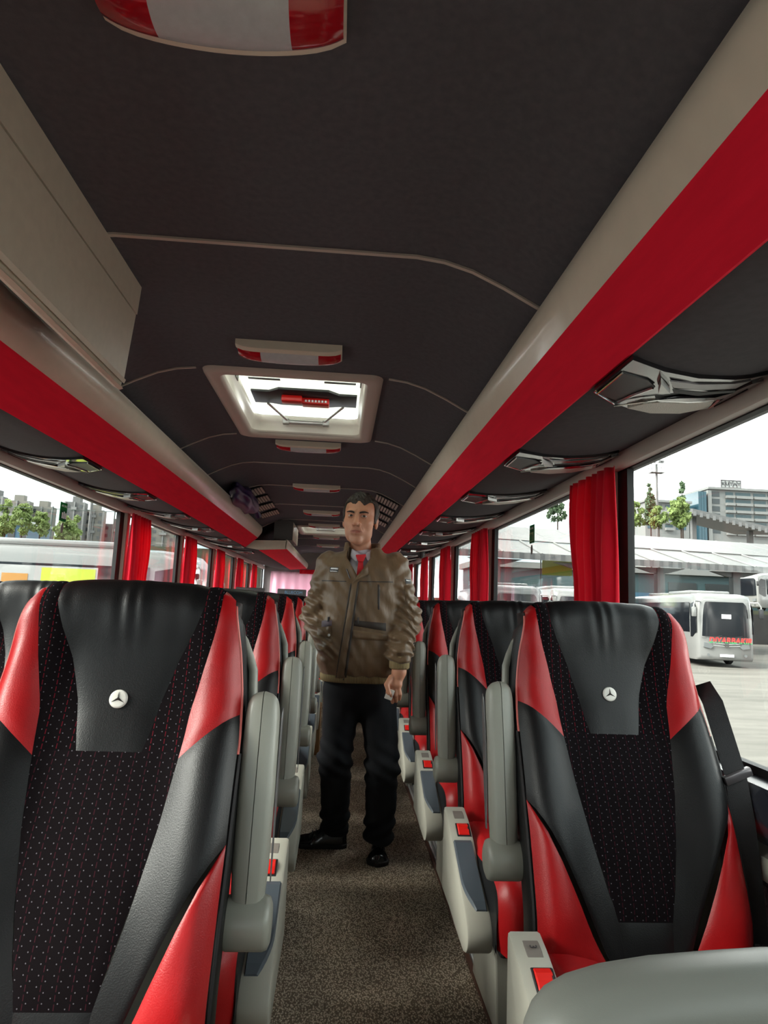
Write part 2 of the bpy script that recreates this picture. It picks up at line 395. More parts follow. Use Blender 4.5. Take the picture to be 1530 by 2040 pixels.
# ------------------------------------------------------------------ luggage racks
def rack(name, pts, ya, yb, label, endcap=False):
    """pts: trim top, trim/red joint, red/underside joint, wall end (x,z)"""
    (ax, az), (bx_, bz), (cx_, cz), (dx, dz) = pts; s = 1 if dx > ax else -1
    r = empty(name, (0, 0, 0), label, 'luggage rack')
    q = [(ax+s*.03, az+.008), (ax+s*.012, az+.008), (ax, az-.004), (ax-s*.004, az-.03), (ax-s*.002, az-.056), (ax+s*.004, az-.07), (bx_, bz), (bx_+s*.02, bz), (ax+s*.036, az-.06)]
    MB().prism(q, ya, yb, bev=.004 if endcap else 0).build('fascia_trim', 'beige_plastic', r, 50)
    MB().prism([(bx_, bz), (cx_, cz), (cx_+s*.012, cz+.006), (bx_+s*.014, bz+.002)], ya+.001, yb-.001).build('red_panel', 'red_felt', r)
    w = dx-cx_; pr = []
    for k in range(13):
        t = k/12; pr.append((cx_+w*t, cz+(dz-cz)*t-.018*math.sin(math.pi*t)+(.006 if k == 0 else 0)))
    pr2 = [(x, z+.02) for x, z in pr[::-1]]
    MB().prism(pr+pr2, ya+.002, yb-.002).build('underside_panel', 'underside_felt', r, 50)
    if endcap:
        for y in ([yb-.004] if endcap == 'far' else [ya]):
            MB().prism([(ax+s*.02, az), (bx_+s*.01, bz), (cx_+s*.012, cz+.01), (dx, dz), (dx, az-.03)], y, y+.004).build('end_cap', 'locker_plastic', r)
    return r
RP = [(.434, 1.85), (.450, 1.735), (.529, 1.635), (.985, 1.715)]
LP = [(-.805, 1.85), (-.842, 1.735), (-.958, 1.635), (-1.414, 1.715)]
rack('luggage_rack', RP, Y0, Y1-.02, 'long overhead rack with cream nose and red panel right of the aisle')
rack('luggage_rack', LP, Y0, 6.6, 'long overhead rack with cream nose and red panel left of the aisle', 'far')
rack('luggage_rack', [(-.565, 1.755), (-.578, 1.662), (-.862, 1.632), (-1.414, 1.715)], 7.0, 11.4, 'short overhead rack with red panel at the rear left', 'near')
# underside that goes on between the two left racks
o = MB().prism([(-.958+.2-.25, 1.655), (-1.414, 1.715), (-1.414, 1.735), (-1.008, 1.68)], 6.61, 6.99).build(trim_name(), 'underside_felt', None); struct(o); tag(o, 'dark felt panel between the two left racks')
t = empty('overhead_box', (-.655, 7.08, 1.766), 'dark overhead box with pale side hanging at the rack end', 'box')
MB().prism([(-.08, .0), (.12, .0), (.12, .20), (.05, .222), (-.03, .216), (-.08, .19)], 0, .8).build('body', 'monitor_grey', t)
MB().box((.121, .01, .005), (.127, .79, .195), .002).build('side_panel', 'beige_plastic', t)

# ------------------------------------------------------------------ left locker
t = empty('overhead_locker', (0, 0, 0), 'beige overhead locker hanging above the left rack beside the ceiling lamp', 'locker')
la, lb_ = -.6, 1.77
body = MB().prism([(-.592, 1.992), (-.597, 1.912), (-.792, 1.905), (-.792, 1.94), (-.70, 1.984), (-.60, 1.9985)], la, lb_, bev=.004); body.build('body', 'locker_plastic', t)
MB().prism([(-.597, 1.906), (-.606, 1.80), (-.612, 1.722), (-.640, 1.722), (-.66, 1.89), (-.792, 1.899), (-.792, 1.903)], la, lb_-.012, bev=.004).build('door', 'locker_plastic', t)
MB().prism([(-.607, 1.719), (-.611, 1.708), (-.617, 1.712), (-.618, 1.703), (-.612, 1.694), (-.622, 1.690), (-.640, 1.700), (-.640, 1.719)], la, lb_-.012, bev=.002).build('pull_lip', 'locker_plastic', t)
MB().prism([(-.66, 1.885), (-.645, 1.712), (-.66, 1.735), (-.735, 1.80), (-.775, 1.85), (-.79, 1.897)], la+.005, lb_-.03).build('back_shell', 'black_plastic', t)

# ------------------------------------------------------------------ ceiling lamps
def lamp(y, lab, far=False):
    x0, x1 = -.387, -.03; cxm = (x0+x1)/2
    t = empty('ceiling_lamp', (cxm, y, CZ), lab, 'lamp', 'row of ceiling lamps')
    hw = (x1-x0)/2; d = .14
    def cam_(x): return 1-.35*(abs(x)/hw)**2.4       # plan curve of the far edge
    pts = []
    nn = 16
    for k in range(nn+1):
        x = -hw+2*hw*k/nn; dd = d*(.80+.20*(1-(x/hw)**2)); e = (1-(abs(x)/hw)**8)
        h = .020+.012*e
        pts.append([(x, 0, -.0), (x, .002, -h+.004), (x, .008, -h), (x, .026, -h-.001), (x, .030, -h+.005), (x, dd-.012, -h+.006), (x, dd-.008, -h+.004), (x, dd, -h+.006), (x, dd, 0)])
    MB().grid(pts).build('housing', 'beige_plastic', t, 50)
    for row in (pts[0], pts[-1]):
        sid = MB(); sid.bm.faces.new([sid.bm.verts.new(p) for p in row]); sid.build('end_plate', 'beige_plastic', t)
    def lens(xa, xb, name, mt):
        g = []
        for k in range(9):
            x = xa+(xb-xa)*k/8; dd = d*(.80+.20*(1-(x/hw)**2)); e = (1-(abs(x)/hw)**8); h = .020+.012*e; row = []
            for j in range(9):
                u = j/8; yy = .029+(dd-.011-.029)*u
                row.append((x, yy, -h+.004-.016*math.sin(math.pi*u)**.6*(1-.25*(abs(x)/hw)**4)))
            g.append(row)
        MB().grid(g).build(name, mt, t, 60)
    lens(-hw+.004, -hw*.55, 'red_end', 'lamp_red'); lens(hw*.55, hw-.004, 'red_end', 'lamp_red'); lens(-hw*.55, hw*.55, 'lens', 'lamp_lens')
    return t
for y, lab in ((.775, 'large red and white ceiling lamp nearest the camera, cut by the frame'), (2.11, 'red and white ceiling lamp just ahead of the roof hatch'), (3.50, 'red and white ceiling lamp just behind the roof hatch'),
               (4.85, 'slim ceiling lamp, second behind the near roof hatch'), (6.30, 'slim ceiling lamp beside the standing man\'s hair, third behind the hatch'), (7.42, 'slim lamp just ahead of the far roof hatch'), (8.80, 'slim lamp just behind the far roof hatch'), (10.2, 'rearmost slim ceiling lamp near the back curtain')):
    lamp(y, lab)

# ------------------------------------------------------------------ roof hatches
def rrect(x0, x1, y0, y1, r, n=6):
    out = []
    for (cx_, cy_, a0) in ((x1-r, y1-r, 0), (x0+r, y1-r, 90), (x0+r, y0+r, 180), (x1-r, y0+r, 270)):
        for k in range(n+1):
            a = R_(a0+90*k/n); out.append((cx_+r*math.cos(a), cy_+r*math.sin(a)))
    return out
def hatch(h, lab):
    x0, x1, y0, y1 = h; cxm, cym = (x0+x1)/2, (y0+y1)/2
    t = empty('roof_hatch', (cxm, cym, CZ), lab, 'hatch', 'roof hatches')
    hx, hy = (x1-x0)/2, (y1-y0)/2
    rings = []
    for (ins, z, r) in ((0, -.001, .05), (.004, -.012, .05), (.02, -.018, .05), (.055, -.016, .045), (.066, -.006, .04), (.068, .012, .04)):
        rings.append([(x, y, z) for x, y in rrect(-hx+ins, hx-ins, -hy+ins, hy-ins, r)])
    MB().grid(rings, True).build('frame', 'hatch_frame', t, 60)
    rings = []
    for (ins, z, r) in ((.068, .010, .04), (.071, .055, .04), (.078, .062, .04), (.080, .092, .04)):
        rings.append([(x, y, z) for x, y in rrect(-hx+ins, hx-ins, -hy+ins, hy-ins, r)])
    MB().grid(rings, True).build('shaft', 'hatch_white', t, 60)
    # raised lid with slots of daylight around it
    lz = .135
    lid = MB(); lid.prism([(x, y) for x, y in rrect(-hx+.02, hx-.02, -hy+.02, hy-.02, .05)], lz, lz+.012, 'Z'); lid.build('lid', 'hatch_cover', t)
    ya_, yb_ = .13, .33
    pts = [(-hx+.09, ya_+.02), (-.17, ya_+.02), (-.12, ya_-.03), (.12, ya_-.03), (.17, ya_+.02), (hx-.09, ya_+.02), (hx-.09, yb_), (.17, yb_), (.12, yb_+.02), (-.12, yb_+.02), (-.17, yb_), (-hx+.09, yb_)]
    MB().prism(pts, lz-.014, lz-.001, 'Z', bev=.003).build('cross_bar', 'black_plastic', t)
    for sx in (-1, 1):
        MB().box((min(sx*.10, sx*(hx-.1)), -.02, lz-.006), (max(sx*.10, sx*(hx-.1)), .0, lz-.001), .002).build('stiffener', 'monitor_grey', t)
    rh = MB(); rh.box((-.11, ya_+.04, lz-.045), (-.01, ya_+.10, lz-.014), .006); rh.box((-.012, ya_+.07, lz-.043), (.12, ya_+.14, lz-.014), .004); o = rh.build('emergency_handle', 'buckle_red', t)
    te = MB()
    for k in range(7): te.box((.003+k*.016, ya_+.066, lz-.036), (.012+k*.016, ya_+.069, lz-.026))
    te.build('teeth', 'ink_white', o, None)['kind'] = 'stuff'
    for sx in (-1, 1): MB().tube([(sx*.19, yb_-.02, lz-.02), (sx*.09, hy-.11, .055)], .006).build('lift_arm', 'satin_metal', t)
    br = MB(); br.box((-.11, hy-.115, .043), (.11, hy-.085, .065), .006); br.box((-.12, hy-.12, .038), (-.085, hy-.085, .07), .006); br.box((.085, hy-.12, .038), (.12, hy-.085, .07), .006); br.build('bracket', 'satin_metal', t)
    for sx in (-1, 1):
        b = MB()
        for k in range(6): b.box((sx*(hx-.084), -hy+.16+k*.035, .064), (sx*(hx-.079), -hy+.185+k*.035, .090))
        b.build('side_slot', 'monitor_grey', t)['kind'] = 'stuff'
    return t
hatch(HATCH[0], 'open roof hatch with red emergency handle in the middle of the ceiling')
hatch(HATCH[1], 'far roof hatch behind the standing man')

# ------------------------------------------------------------------ ceiling vents
def vent(xa, xb, y, dy, lab):
    t = empty('air_vent', ((xa+xb)/2, y, (ceil_z(xa)+ceil_z(xb))/2), lab, 'vent', 'ceiling air vents')
    ox, oz = t.location.x, t.location.z
    za, zb = ceil_z(xa)-.002-oz, ceil_z(xb)-.002-oz
    MB().prism([(xa-ox, za), (xb-ox, zb), (xb-ox, zb-.006), (xa-ox, za-.006)], 0, dy).build('backing', 'vent_gap', t)
    n = 8
    for k in range(n):
        f0 = (k+.18)/n; f1 = (k+.78)/n
        X0, X1 = xa+(xb-xa)*f0-ox, xa+(xb-xa)*f1-ox; Z0, Z1 = za+(zb-za)*f0-.006, za+(zb-za)*f1-.006
        MB().prism([(X0, Z0), (X1, Z1), (X1, Z1-.006), (X0, Z0-.006)], .012, dy-.012).build('slat', 'vent_pale', t)
for k, y in enumerate((4.98, 5.38, 5.80, 6.25)):
    vent(-.80, -.63, y, .28, 'slatted air vent in the left ceiling slope, %s from the camera' % ORD[k])
    vent(.25, .43, y, .28, 'slatted air vent in the right ceiling slope, %s from the camera' % ORD[k])

# ------------------------------------------------------------------ passenger service units under the racks
def US(zx, zy):
    px, py = 1160+zx/4.135, 700+zy/4.135
    d = CAMR @ np.array([(px-CX)/F_PX, (py-CY)/F_PX, 1.0])
    t_ = (1.635-.529*.1754-CAM_Z-.012)/(d[2]-.1754*d[0])
    return (d[0]*t_-.529, d[1]*t_-1.45)
def us_poly(zs): return [US(*p) for p in zs]
def usz(x): return .1754*x-.018*math.sin(math.pi*min(1, max(0, x/.456)))
def plate(poly, off, th, s):
    m = MB(); n = len(poly)
    top = [m.bm.verts.new((s*x, y, usz(x)-off)) for x, y in poly]; bot = [m.bm.verts.new((s*x, y, usz(x)-off-th)) for x, y in poly]
    fs = [m.bm.faces.new(top), m.bm.faces.new(bot)]
    for i in range(n): fs.append(m.bm.faces.new((top[i], top[(i+1) % n], bot[(i+1) % n], bot[i])))
    bmesh.ops.recalc_face_normals(m.bm, faces=fs); bmesh.ops.triangulate(m.bm, faces=[f for f in fs if len(f.verts) > 4])
    return m
def clampx(poly): return [(min(max(x, .008), .425), y) for x, y in poly]
U_OUT = clampx(us_poly([(0, 330), (150, 190), (280, 95), (400, 78), (680, 130), (960, 165), (1250, 190), (1390, 195), (1530, 180), (1560, 320), (1300, 415), (1100, 450), (1000, 455), (700, 455), (400, 430), (260, 400), (40, 340)]))
U_REC = clampx(us_poly([(125, 335), (330, 168), (540, 195), (600, 240), (290, 372)]))
U_SLOT = clampx(us_poly([(740, 242), (990, 266), (1260, 282), (1250, 302), (960, 292), (750, 268)]))
U_GRL = clampx(us_poly([(370, 408), (500, 368), (640, 350), (860, 362), (1080, 372), (1040, 440), (800, 458), (560, 440)]))
U_UP = clampx(us_poly([(720, 185), (960, 205), (1250, 218), (1390, 210), (1260, 272), (990, 256), (750, 236)]))
U_END = clampx(us_poly([(1060, 445), (1180, 345), (1270, 285), (1400, 235), (1530, 215), (1550, 300), (1300, 412)]))
U_ENDD = clampx(us_poly([(1130, 428), (1180, 398), (1300, 380), (1530, 268), (1540, 292), (1310, 402)]))
U_RED = clampx(us_poly([(1036, 436), (1110, 358), (1135, 362), (1062, 440)]))
U_KNOB = clampx(us_poly([(625, 250), (648, 172), (722, 246)]))
U_MID = clampx(us_poly([(600, 330), (800, 312), (1090, 330), (1240, 304), (1180, 345), (1085, 368), (860, 355), (640, 346)]))
def line3(zs, s, off): return [(s*x, y, usz(x)-off) for x, y in clampx(us_poly(zs))]
def make_unit(s):
    t = empty('service_panel', (0, 0, 0))
    plate(U_OUT, .0, .010, s).build('bezel', 'black_gloss', t)
    plate(U_REC, .0101, .003, s).build('speaker_cover', 'black_plastic', t)
    plate(U_SLOT, .0136, .002, s).build('slot', 'black_rubber', t)
    plate(U_UP, .0101, .003, s).build('lamp_strip', 'strip_dark', t)
    plate(U_MID, .0101, .006, s).build('control_strip', 'black_gloss', t)
    plate(U_GRL, .0101, .006, s).build('grille', 'grille_white', t)
    e = plate(U_END, .0101, .005, s).build('end_frame', 'strip_dark', t); plate(U_ENDD, .0152, .002, s).build('end_slot', 'black_gloss', e)
    plate(U_RED, .0152, .002, s).build('red_mark', 'lamp_red', e)
    plate(U_KNOB, .0101, .014, s).build('lever', 'satin_metal', t)
    m = MB(); m.tube(line3([(125, 338), (330, 168)], s, .013), .0022, 6); m.tube(line3([(295, 370), (440, 300), (580, 242)], s, .014), .004, 6); m.tube(line3([(260, 402), (480, 355), (620, 330), (860, 350), (1080, 366)], s, .016), .002, 6)
    m.tube(line3([(10, 332), (40, 342), (260, 402)], s, .011), .0018, 6)
    m.build('chrome_line', 'chrome', t)
    return t
for s, ex, ya, n_, nm in ((1, .529, 1.45, 10, 'right'), (-1, -.958, 1.14, 9, 'left')):
    proto = make_unit(s)
    for k in range(n_):
        o = proto if k == 0 else copy_tree(proto)
        o.location = (ex, ya+.79*k, 1.635)
        tag(o, 'glossy black and silver reading lamp panel, %s from the front under the %s rack' % (ORD[k], nm), 'service panel', 'overhead service panels')
# ================================================================== SEATS
def lerp_tab(tab, x):
    if x <= tab[0][0]: return tab[0][1]
    for (a, b), (c, d) in zip(tab, tab[1:]):
        if x <= c:
            u = (x-a)/(c-a); u = u*u*(3-2*u); return b+(d-b)*u
    return tab[-1][1]
def lin_tab(tab, x):
    if x <= tab[0][0]: return tab[0][1]
    for (a, b), (c, d) in zip(tab, tab[1:]):
        if x <= c: return b+(d-b)*(x-a)/(c-a)
    return tab[-1][1]
# profile of the backrest front (y towards the rear, z up), running up and over the top
PROF = catmull([(-.208, .43), (-.196, .475), (-.170, .56), (-.125, .68), (-.070, .80), (-.012, .92), (.014, 1.02), (.019, 1.09), (.025, 1.132), (.040, 1.157), (.064, 1.166), (.090, 1.152), (.104, 1.11), (.108, 1.04)], 4)
PROF = np.array(PROF); NS = len(PROF)
dP = np.gradient(PROF, axis=0); dP /= np.linalg.norm(dP, axis=1)[:, None]
NRM = np.stack([-dP[:, 1], dP[:, 0]], 1)          # outward normal (to the front / up)
ARC = np.concatenate([[0], np.cumsum(np.linalg.norm(np.diff(PROF, axis=0), axis=1))])
ZE = np.array([p[1] if i < np.argmax(PROF[:, 1]) else 2*PROF[:, 1].max()-p[1] for i, p in enumerate(PROF)])   # monotone "height" that keeps growing over the top
WT = [(.43, .224), (.48, .229), (.70, .2310), (.88, .2305), (.96, .225), (1.03, .216), (1.10, .206), (1.15, .198), (1.19, .189), (1.30, .178)]
def halfw(ze): return lin_tab(WT, ze)
FAB_IN = [(.0, 0), (.86, 0), (.8601, .25), (.89, .285), (.95, .345), (1.02, .46), (1.08, .60), (1.13, .70), (1.20, .74), (1.4, .74)]      # inner edge of the fabric strip = edge of head panel
FAB_OUT = [(.43, .22), (.51, .25), (.63, .38), (.75, .49), (.86, .56), (.93, .60), (1.0, .69), (1.08, .80), (1.13, .86), (1.20, .90), (1.4, .90)]
def surf(x, i, puff=0.0):
    w = halfw(ZE[i]); q = min(1, abs(x)/w); ze = ZE[i]
    b = lerp_tab([(.43, .010), (.53, .030), (.8, .034), (1.0, .026), (1.1, .012), (1.2, .0)], ze)
    g = 0
    if q > .40: u = min(1, (q-.40)/.40); g = u*u*(3-2*u)
    off = b*g
    if q > .84: u = (q-.84)/.16; off -= lerp_tab([(1.0, .030), (1.10, .010)], ze)*u**2.2
    drop = -.010*q**2-.012*max(0, (q-.8)/.2)**2
    drop *= min(1, max(0, (ze-1.05)/.1))
    if .43 < ze < 1.2: off += .006*math.sin((ze-.45)*9)*(1-q)*(1 if ze < .8 else 0)
    off += puff
    p = PROF[i]+NRM[i]*off
    return (x, p[0], p[1]+drop)
def patch(x0f, x1f, i0, i1, nc, sgn=1, puff=.004, edge=.012, wr=0):
    rows = []
    for i in range(i0, i1+1):
        w = halfw(ZE[i]); a, b = x0f(i)*w, x1f(i)*w; row = []
        for k in range(nc+1):
            x = a+(b-a)*k/nc; d = min(x-a, b-x, (ARC[i]-ARC[i0]) if i0 > 0 else 1, (ARC[i1]-ARC[i]) if i1 < NS-1 else 1)
            pf = puff*(1-math.exp(-max(0, d)/edge))
            if wr: pf += wr*math.exp(-((ZE[i]-1.115)/.045)**2)*(math.sin(x*120+3*math.sin(x*41)+ZE[i]*14)+.6*math.sin(x*67-ZE[i]*22+1))*min(1, d/.03)
            row.append(surf(sgn*x, i, pf))
        rows.append(row if sgn > 0 else row[::-1])
    return rows
def patch_s(x0, x1, ze0f, ze1f, nr, nc, sgn, puff=.004, edge=.012):
    """patch between fractions x0(u)..x1 with row limits that vary across (slanted seams). rows interpolate between ze0f(f) and ze1f(f); f = fraction of half width"""
    rows = []
    for r in range(nr+1):
        u = r/nr; row = []
        for k in range(nc+1):
            v = k/nc; zm = None
            f = x0(u)+(x1(u)-x0(u))*v
            ze = ze0f(f)+(ze1f(f)-ze0f(f))*u
            # re-evaluate inner/outer fractions at this height
            f = x0(ze)*(1-v)+x1(ze)*v if x0.__code__.co_name != 'const' else f
            row.append((f, ze))
        rows.append(row)
    return rows
def at_ze(f, ze, sgn, puff):
    ii = np.searchsorted(ZE, ze); ii = min(max(ii, 1), NS-1); t = (ze-ZE[ii-1])/(ZE[ii]-ZE[ii-1]+1e-9)
    w = halfw(ze)
    a = Vector(surf(sgn*f*w, ii-1, puff)); b = Vector(surf(sgn*f*w, ii, puff)); p = a.lerp(b, t); p.x = sgn*f*w
    return p
def seam_patch(fin, fout, zlow, zhigh, nr, nc, sgn, puff=.004, edge=.014):
    rows = []
    for r in range(nr+1):
        u = r/nr; row = []
        for k in range(nc+1):
            v = k/nc; f = fin(1.0)*(1-v)+fout(1.0)*v
            for _ in range(3):
                ze = zlow(f)+(zhigh(f)-zlow(f))*u; a, b = fin(ze), fout(ze); f = a+(b-a)*v
            ze = zlow(f)+(zhigh(f)-zlow(f))*u
            d = min((f-a)*.23, (b-f)*.23 if b < .99 else 1, ze-zlow(f), zhigh(f)-ze)
            row.append(at_ze(f, ze, sgn, puff*(1-math.exp(-max(0, d)/edge))))
        rows.append(row if sgn > 0 else row[::-1])
    return rows
i_top = NS-1; iz = lambda z: int(np.argmin(np.abs(ZE-z)))
SEAM_UP = lambda f: .850+.078*max(0, min(1, (f-.55)/.45))         # red wing / black side seam
LOWX = lambda f: lin_tab([(.32, .43), (.39, .455), (.47, .50), (.62, .58), (.80, .66), (1.0, .728)], f)   # lower red wing boundary
fo = lambda z: lin_tab(FAB_OUT, z); fi = lambda z: lin_tab(FAB_IN, z); one = lambda z: 1.0
ZTOP = ZE[-1]
SEAT_MESH = {}
def seat_meshes():
    S = SEAT_MESH
    def mk(name, rows_list, m):
        b = MB()
        for r in rows_list: b.grid(r)
        me = b.mesh(name); me.materials.append(MATS[m]); me.polygons.foreach_set('use_smooth', [True]*len(me.polygons)); S[name] = me
    i_h = iz(.86)
    mk('head_panel', [patch(lambda i: -fi(max(ZE[i], .8602)), lambda i: fi(max(ZE[i], .8602)), i_h, i_top, 60, 1, .007, .02, .0016)], 'leather_head')
    mk('back_fabric', [patch(lambda i: -fo(ZE[i]), lambda i: fo(ZE[i]), iz(.51), i_h, 18, 1, .003)], 'seat_fabric')
    for s, nm in ((1, 'a'), (-1, 'b')): mk('fabric_strap_'+nm, [patch(lambda i: fi(max(ZE[i], .8602)), lambda i: fo(ZE[i]), i_h, i_top, 4, s, .003, .006)], 'strap_fabric')
    mk('lumbar_panel', [patch(lambda i: -fo(ZE[i])-.0, lambda i: fo(ZE[i]), 0, iz(.51), 14, 1, .004)], 'leather_black')
    for s, nm in ((1, 'a'), (-1, 'b')):
        mk('upper_wing_'+nm, [seam_patch(fo, one, SEAM_UP, lambda f: ZTOP, 34, 8, s, .005)], 'leather_red')
        mk('side_wing_'+nm, [seam_patch(fo, one, LOWX, SEAM_UP, 26, 10, s, .005)], 'leather_black')
        mk('lower_wing_'+nm, [seam_patch(lambda z: max(fo(z), .0)+.0*z if False else max(fo(z), lin_tab([(.43, .32), (.455, .39), (.50, .47), (.58, .62), (.66, .80), (.728, 1.0)], z)), one, lambda f: .43, LOWX, 18, 10, s, .005)], 'leather_red')
        # bottom black triangle between lumbar panel and red wing is part of the side wing; side bolster runs back to the shell
        rows = []
        for i in range(NS):
            w = halfw(ZE[i]); a = Vector(surf(s*w, i)); tdep = .085*min(1, max(.15, (1.23-ZE[i])/.12)) if ZE[i] > 1.12 else .085
            back = Vector((0, -NRM[i][0], -NRM[i][1])) if i < np.argmax(PROF[:, 1])-4 else Vector((0, 1, -.1))
            c = [a, a+Vector((s*.006, 0, 0))+back*.012, a+Vector((s*.007, 0, 0))+back*.045, a+Vector((s*.004, 0, 0))+back*tdep]
            rows.append(c if s > 0 else c[::-1])
        im = iz(1.165)
        mk('side_bolster_'+nm, [rows[:im+1]], 'leather_black')
        pp = [Vector(surf(s*halfw(ZE[i]), i))+Vector((s*.001, -.001, 0)) for i in range(iz(.875), iz(1.155))]
        b = MB().tube(pp, .0028, 6); me = b.mesh('piping'); me.materials.append(MATS['piping']); S['piping_'+nm] = me
        pp = [Vector(surf(s*halfw(ZE[i]), i))+Vector((s*.003, .004, 0)) for i in range(0, iz(.88))]
        b = MB().tube(pp, .0045, 6); me = b.mesh('edge_welt'); me.materials.append(MATS['seam_thread']); S['edge_welt_'+nm] = me
    # grey rear shell with a flange that shows beside the headrest
    rows = []; WS = [(.40, .210), (.70, .225), (.84, .233), (.92, .240), (.99, .238), (1.05, .223), (1.09, .204), (1.12, .17)]
    zs = [.36, .45, .55, .65, .75, .82, .87, .92, .96, 1.0, 1.04, 1.07, 1.10, 1.125, 1.14]
    for z in zs:
        ii = iz(z); yb = PROF[ii][0]+.078; w = lin_tab(WS, z); hx = []
        for k in range(21):
            u = -1+2*k/20; au = abs(u)
            hx.append((w*u*1.0, yb+.055*(1-au**6)-.018*max(0, (au-.85)/.15), z-.012*au**2*(1 if z > 1.0 else 0)))
        rows.append(hx)
    b = MB(); b.grid(rows); inner = [[(x*.985, y+.004 if abs(x) > .1 else y-.01, z) for x, y, z in r] for r in rows]
    me = b.mesh('rear_shell'); me.materials.append(MATS['grey_plastic']); me.polygons.foreach_set('use_smooth', [True]*len(me.polygons)); S['rear_shell'] = me
    # thick rim of the shell
    for s, nm in ((1, 'a'), (-1, 'b')):
        b = MB()
        rim = [(Vector((s*lin_tab(WS, z), PROF[iz(z)][0]+.062, z-(.012 if z > 1 else 0)))) for z in zs[2:]]
        b.tube(rim, [.004+.006*math.sin(math.pi*k/(len(rim)-1)) for k in range(len(rim))], 8)
        me = b.mesh('shell_rim'); me.materials.append(MATS['grey_plastic']); me.polygons.foreach_set('use_smooth', [True]*len(me.polygons)); S['shell_rim_'+nm] = me
    # badge: white disc with a three-pointed star
    i = iz(.938); p0 = Vector(surf(0, i, .006)); n0 = Vector((0, NRM[i][0], NRM[i][1])); rot = n0.to_track_quat('Z', 'Y').to_matrix().to_4x4()
    up = rot.inverted() @ Vector((0, 0, 1)); ang = math.atan2(up.y, up.x)
    mt = Matrix.Translation(p0+n0*.001) @ rot @ Matrix.Rotation(ang-math.pi/2, 4, 'Z')
    b = MB().lathe([(.0165, 0), (.0172, .002), (.0160, .0042), (.013, .005), (.002, .0055)], 28, mt); me = b.mesh('badge'); me.materials.append(MATS['badge_white']); me.polygons.foreach_set('use_smooth', [True]*len(me.polygons)); S['badge'] = me
    b = MB(); c0 = b.bm.verts.new(mt @ Vector((0, 0, .0085))); ring = []
    for k in range(6):
        a = math.pi/2+k*math.pi/3; r = .0138 if k % 2 == 0 else .0024
        ring.append(b.bm.verts.new(mt @ Vector((r*math.cos(a), r*math.sin(a), .0058 if k % 2 == 0 else .0062))))
    for k in range(6): b.bm.faces.new((c0, ring[k], ring[(k+1) % 6]))
    me = b.mesh('badge_star'); me.materials.append(MATS['badge_star']); S['badge_star'] = me
    # cushion: path over the top and down the front
    CP = catmull([(-.20, .442), (-.30, .442), (-.42, .450), (-.54, .460), (-.62, .461), (-.668, .445), (-.686, .41), (-.684, .36), (-.668, .305)], 3)
    CP = np.array(CP); dC = np.gradient(CP, axis=0); dC /= np.linalg.norm(dC, axis=1)[:, None]; CN = np.stack([dC[:, 1], -dC[:, 0]], 1)
    if CN[0][1] < 0: CN = -CN
    def cs(x, i, pf): 
        q = abs(x)/.235; off = .022*max(0, min(1, (q-.4)/.35))-.03*max(0, (q-.86)/.14)**2+pf
        p = CP[i]+CN[i]*off; return (x, p[0], p[1])
    def cgrid(f0, f1, i0, i1, nc):
        rows = []
        for i in range(i0, i1+1):
            a, b_ = f0(i)*.235, f1(i)*.235
            rows.append([cs(a+(b_-a)*k/nc, i, .004*(1-math.exp(-min(abs(k/nc*(b_-a)), abs((1-k/nc)*(b_-a)))/.012))) for k in range(nc+1)])
        return rows
    nC = len(CP)-1; cb = lambda i: lin_tab([(0, .42), (4, .62), (9, .58), (16, .40), (nC, .34)], i)
    mk('cushion_top', [cgrid(lambda i: -cb(i), cb, 0, nC, 14)], 'leather_black')
    for s, nm in ((1, 'a'), (-1, 'b')):
        g = cgrid(cb, lambda i: 1.0, 0, nC, 8)
        g = [[(s*x, y, z) for x, y, z in r] for r in g]; g = g if s > 0 else [r[::-1] for r in g]
        mk('cushion_wing_'+nm, [g], 'leather_red')
        g = []
        for i in range(nC+1):
            a = Vector(cs(.235, i, 0)); bo = Vector((.237, a.y*.985-.005, .30)); c = [a, a+Vector((.004, 0, -.02)), bo.lerp(a, .3) if a.z > .33 else a, bo if a.z > .31 else a]
            c = [Vector((s*p.x, p.y, p.z)) for p in c]; g.append(c if s > 0 else c[::-1])
        mk('cushion_side_'+nm, [g], 'leather_black')
    b = MB().box((-.22, -.64, .27), (.22, -.12, .33), .01); me = b.mesh('seat_pan'); me.materials.append(MATS['black_plastic']); S['seat_pan'] = me
    b = MB().prism([(-.50, 0), (-.18, 0), (-.22, .27), (-.46, .27)], -.02, .02, 'X', bev=.006); me = b.mesh('pedestal'); me.materials.append(MATS['console_plastic']); S['pedestal'] = me
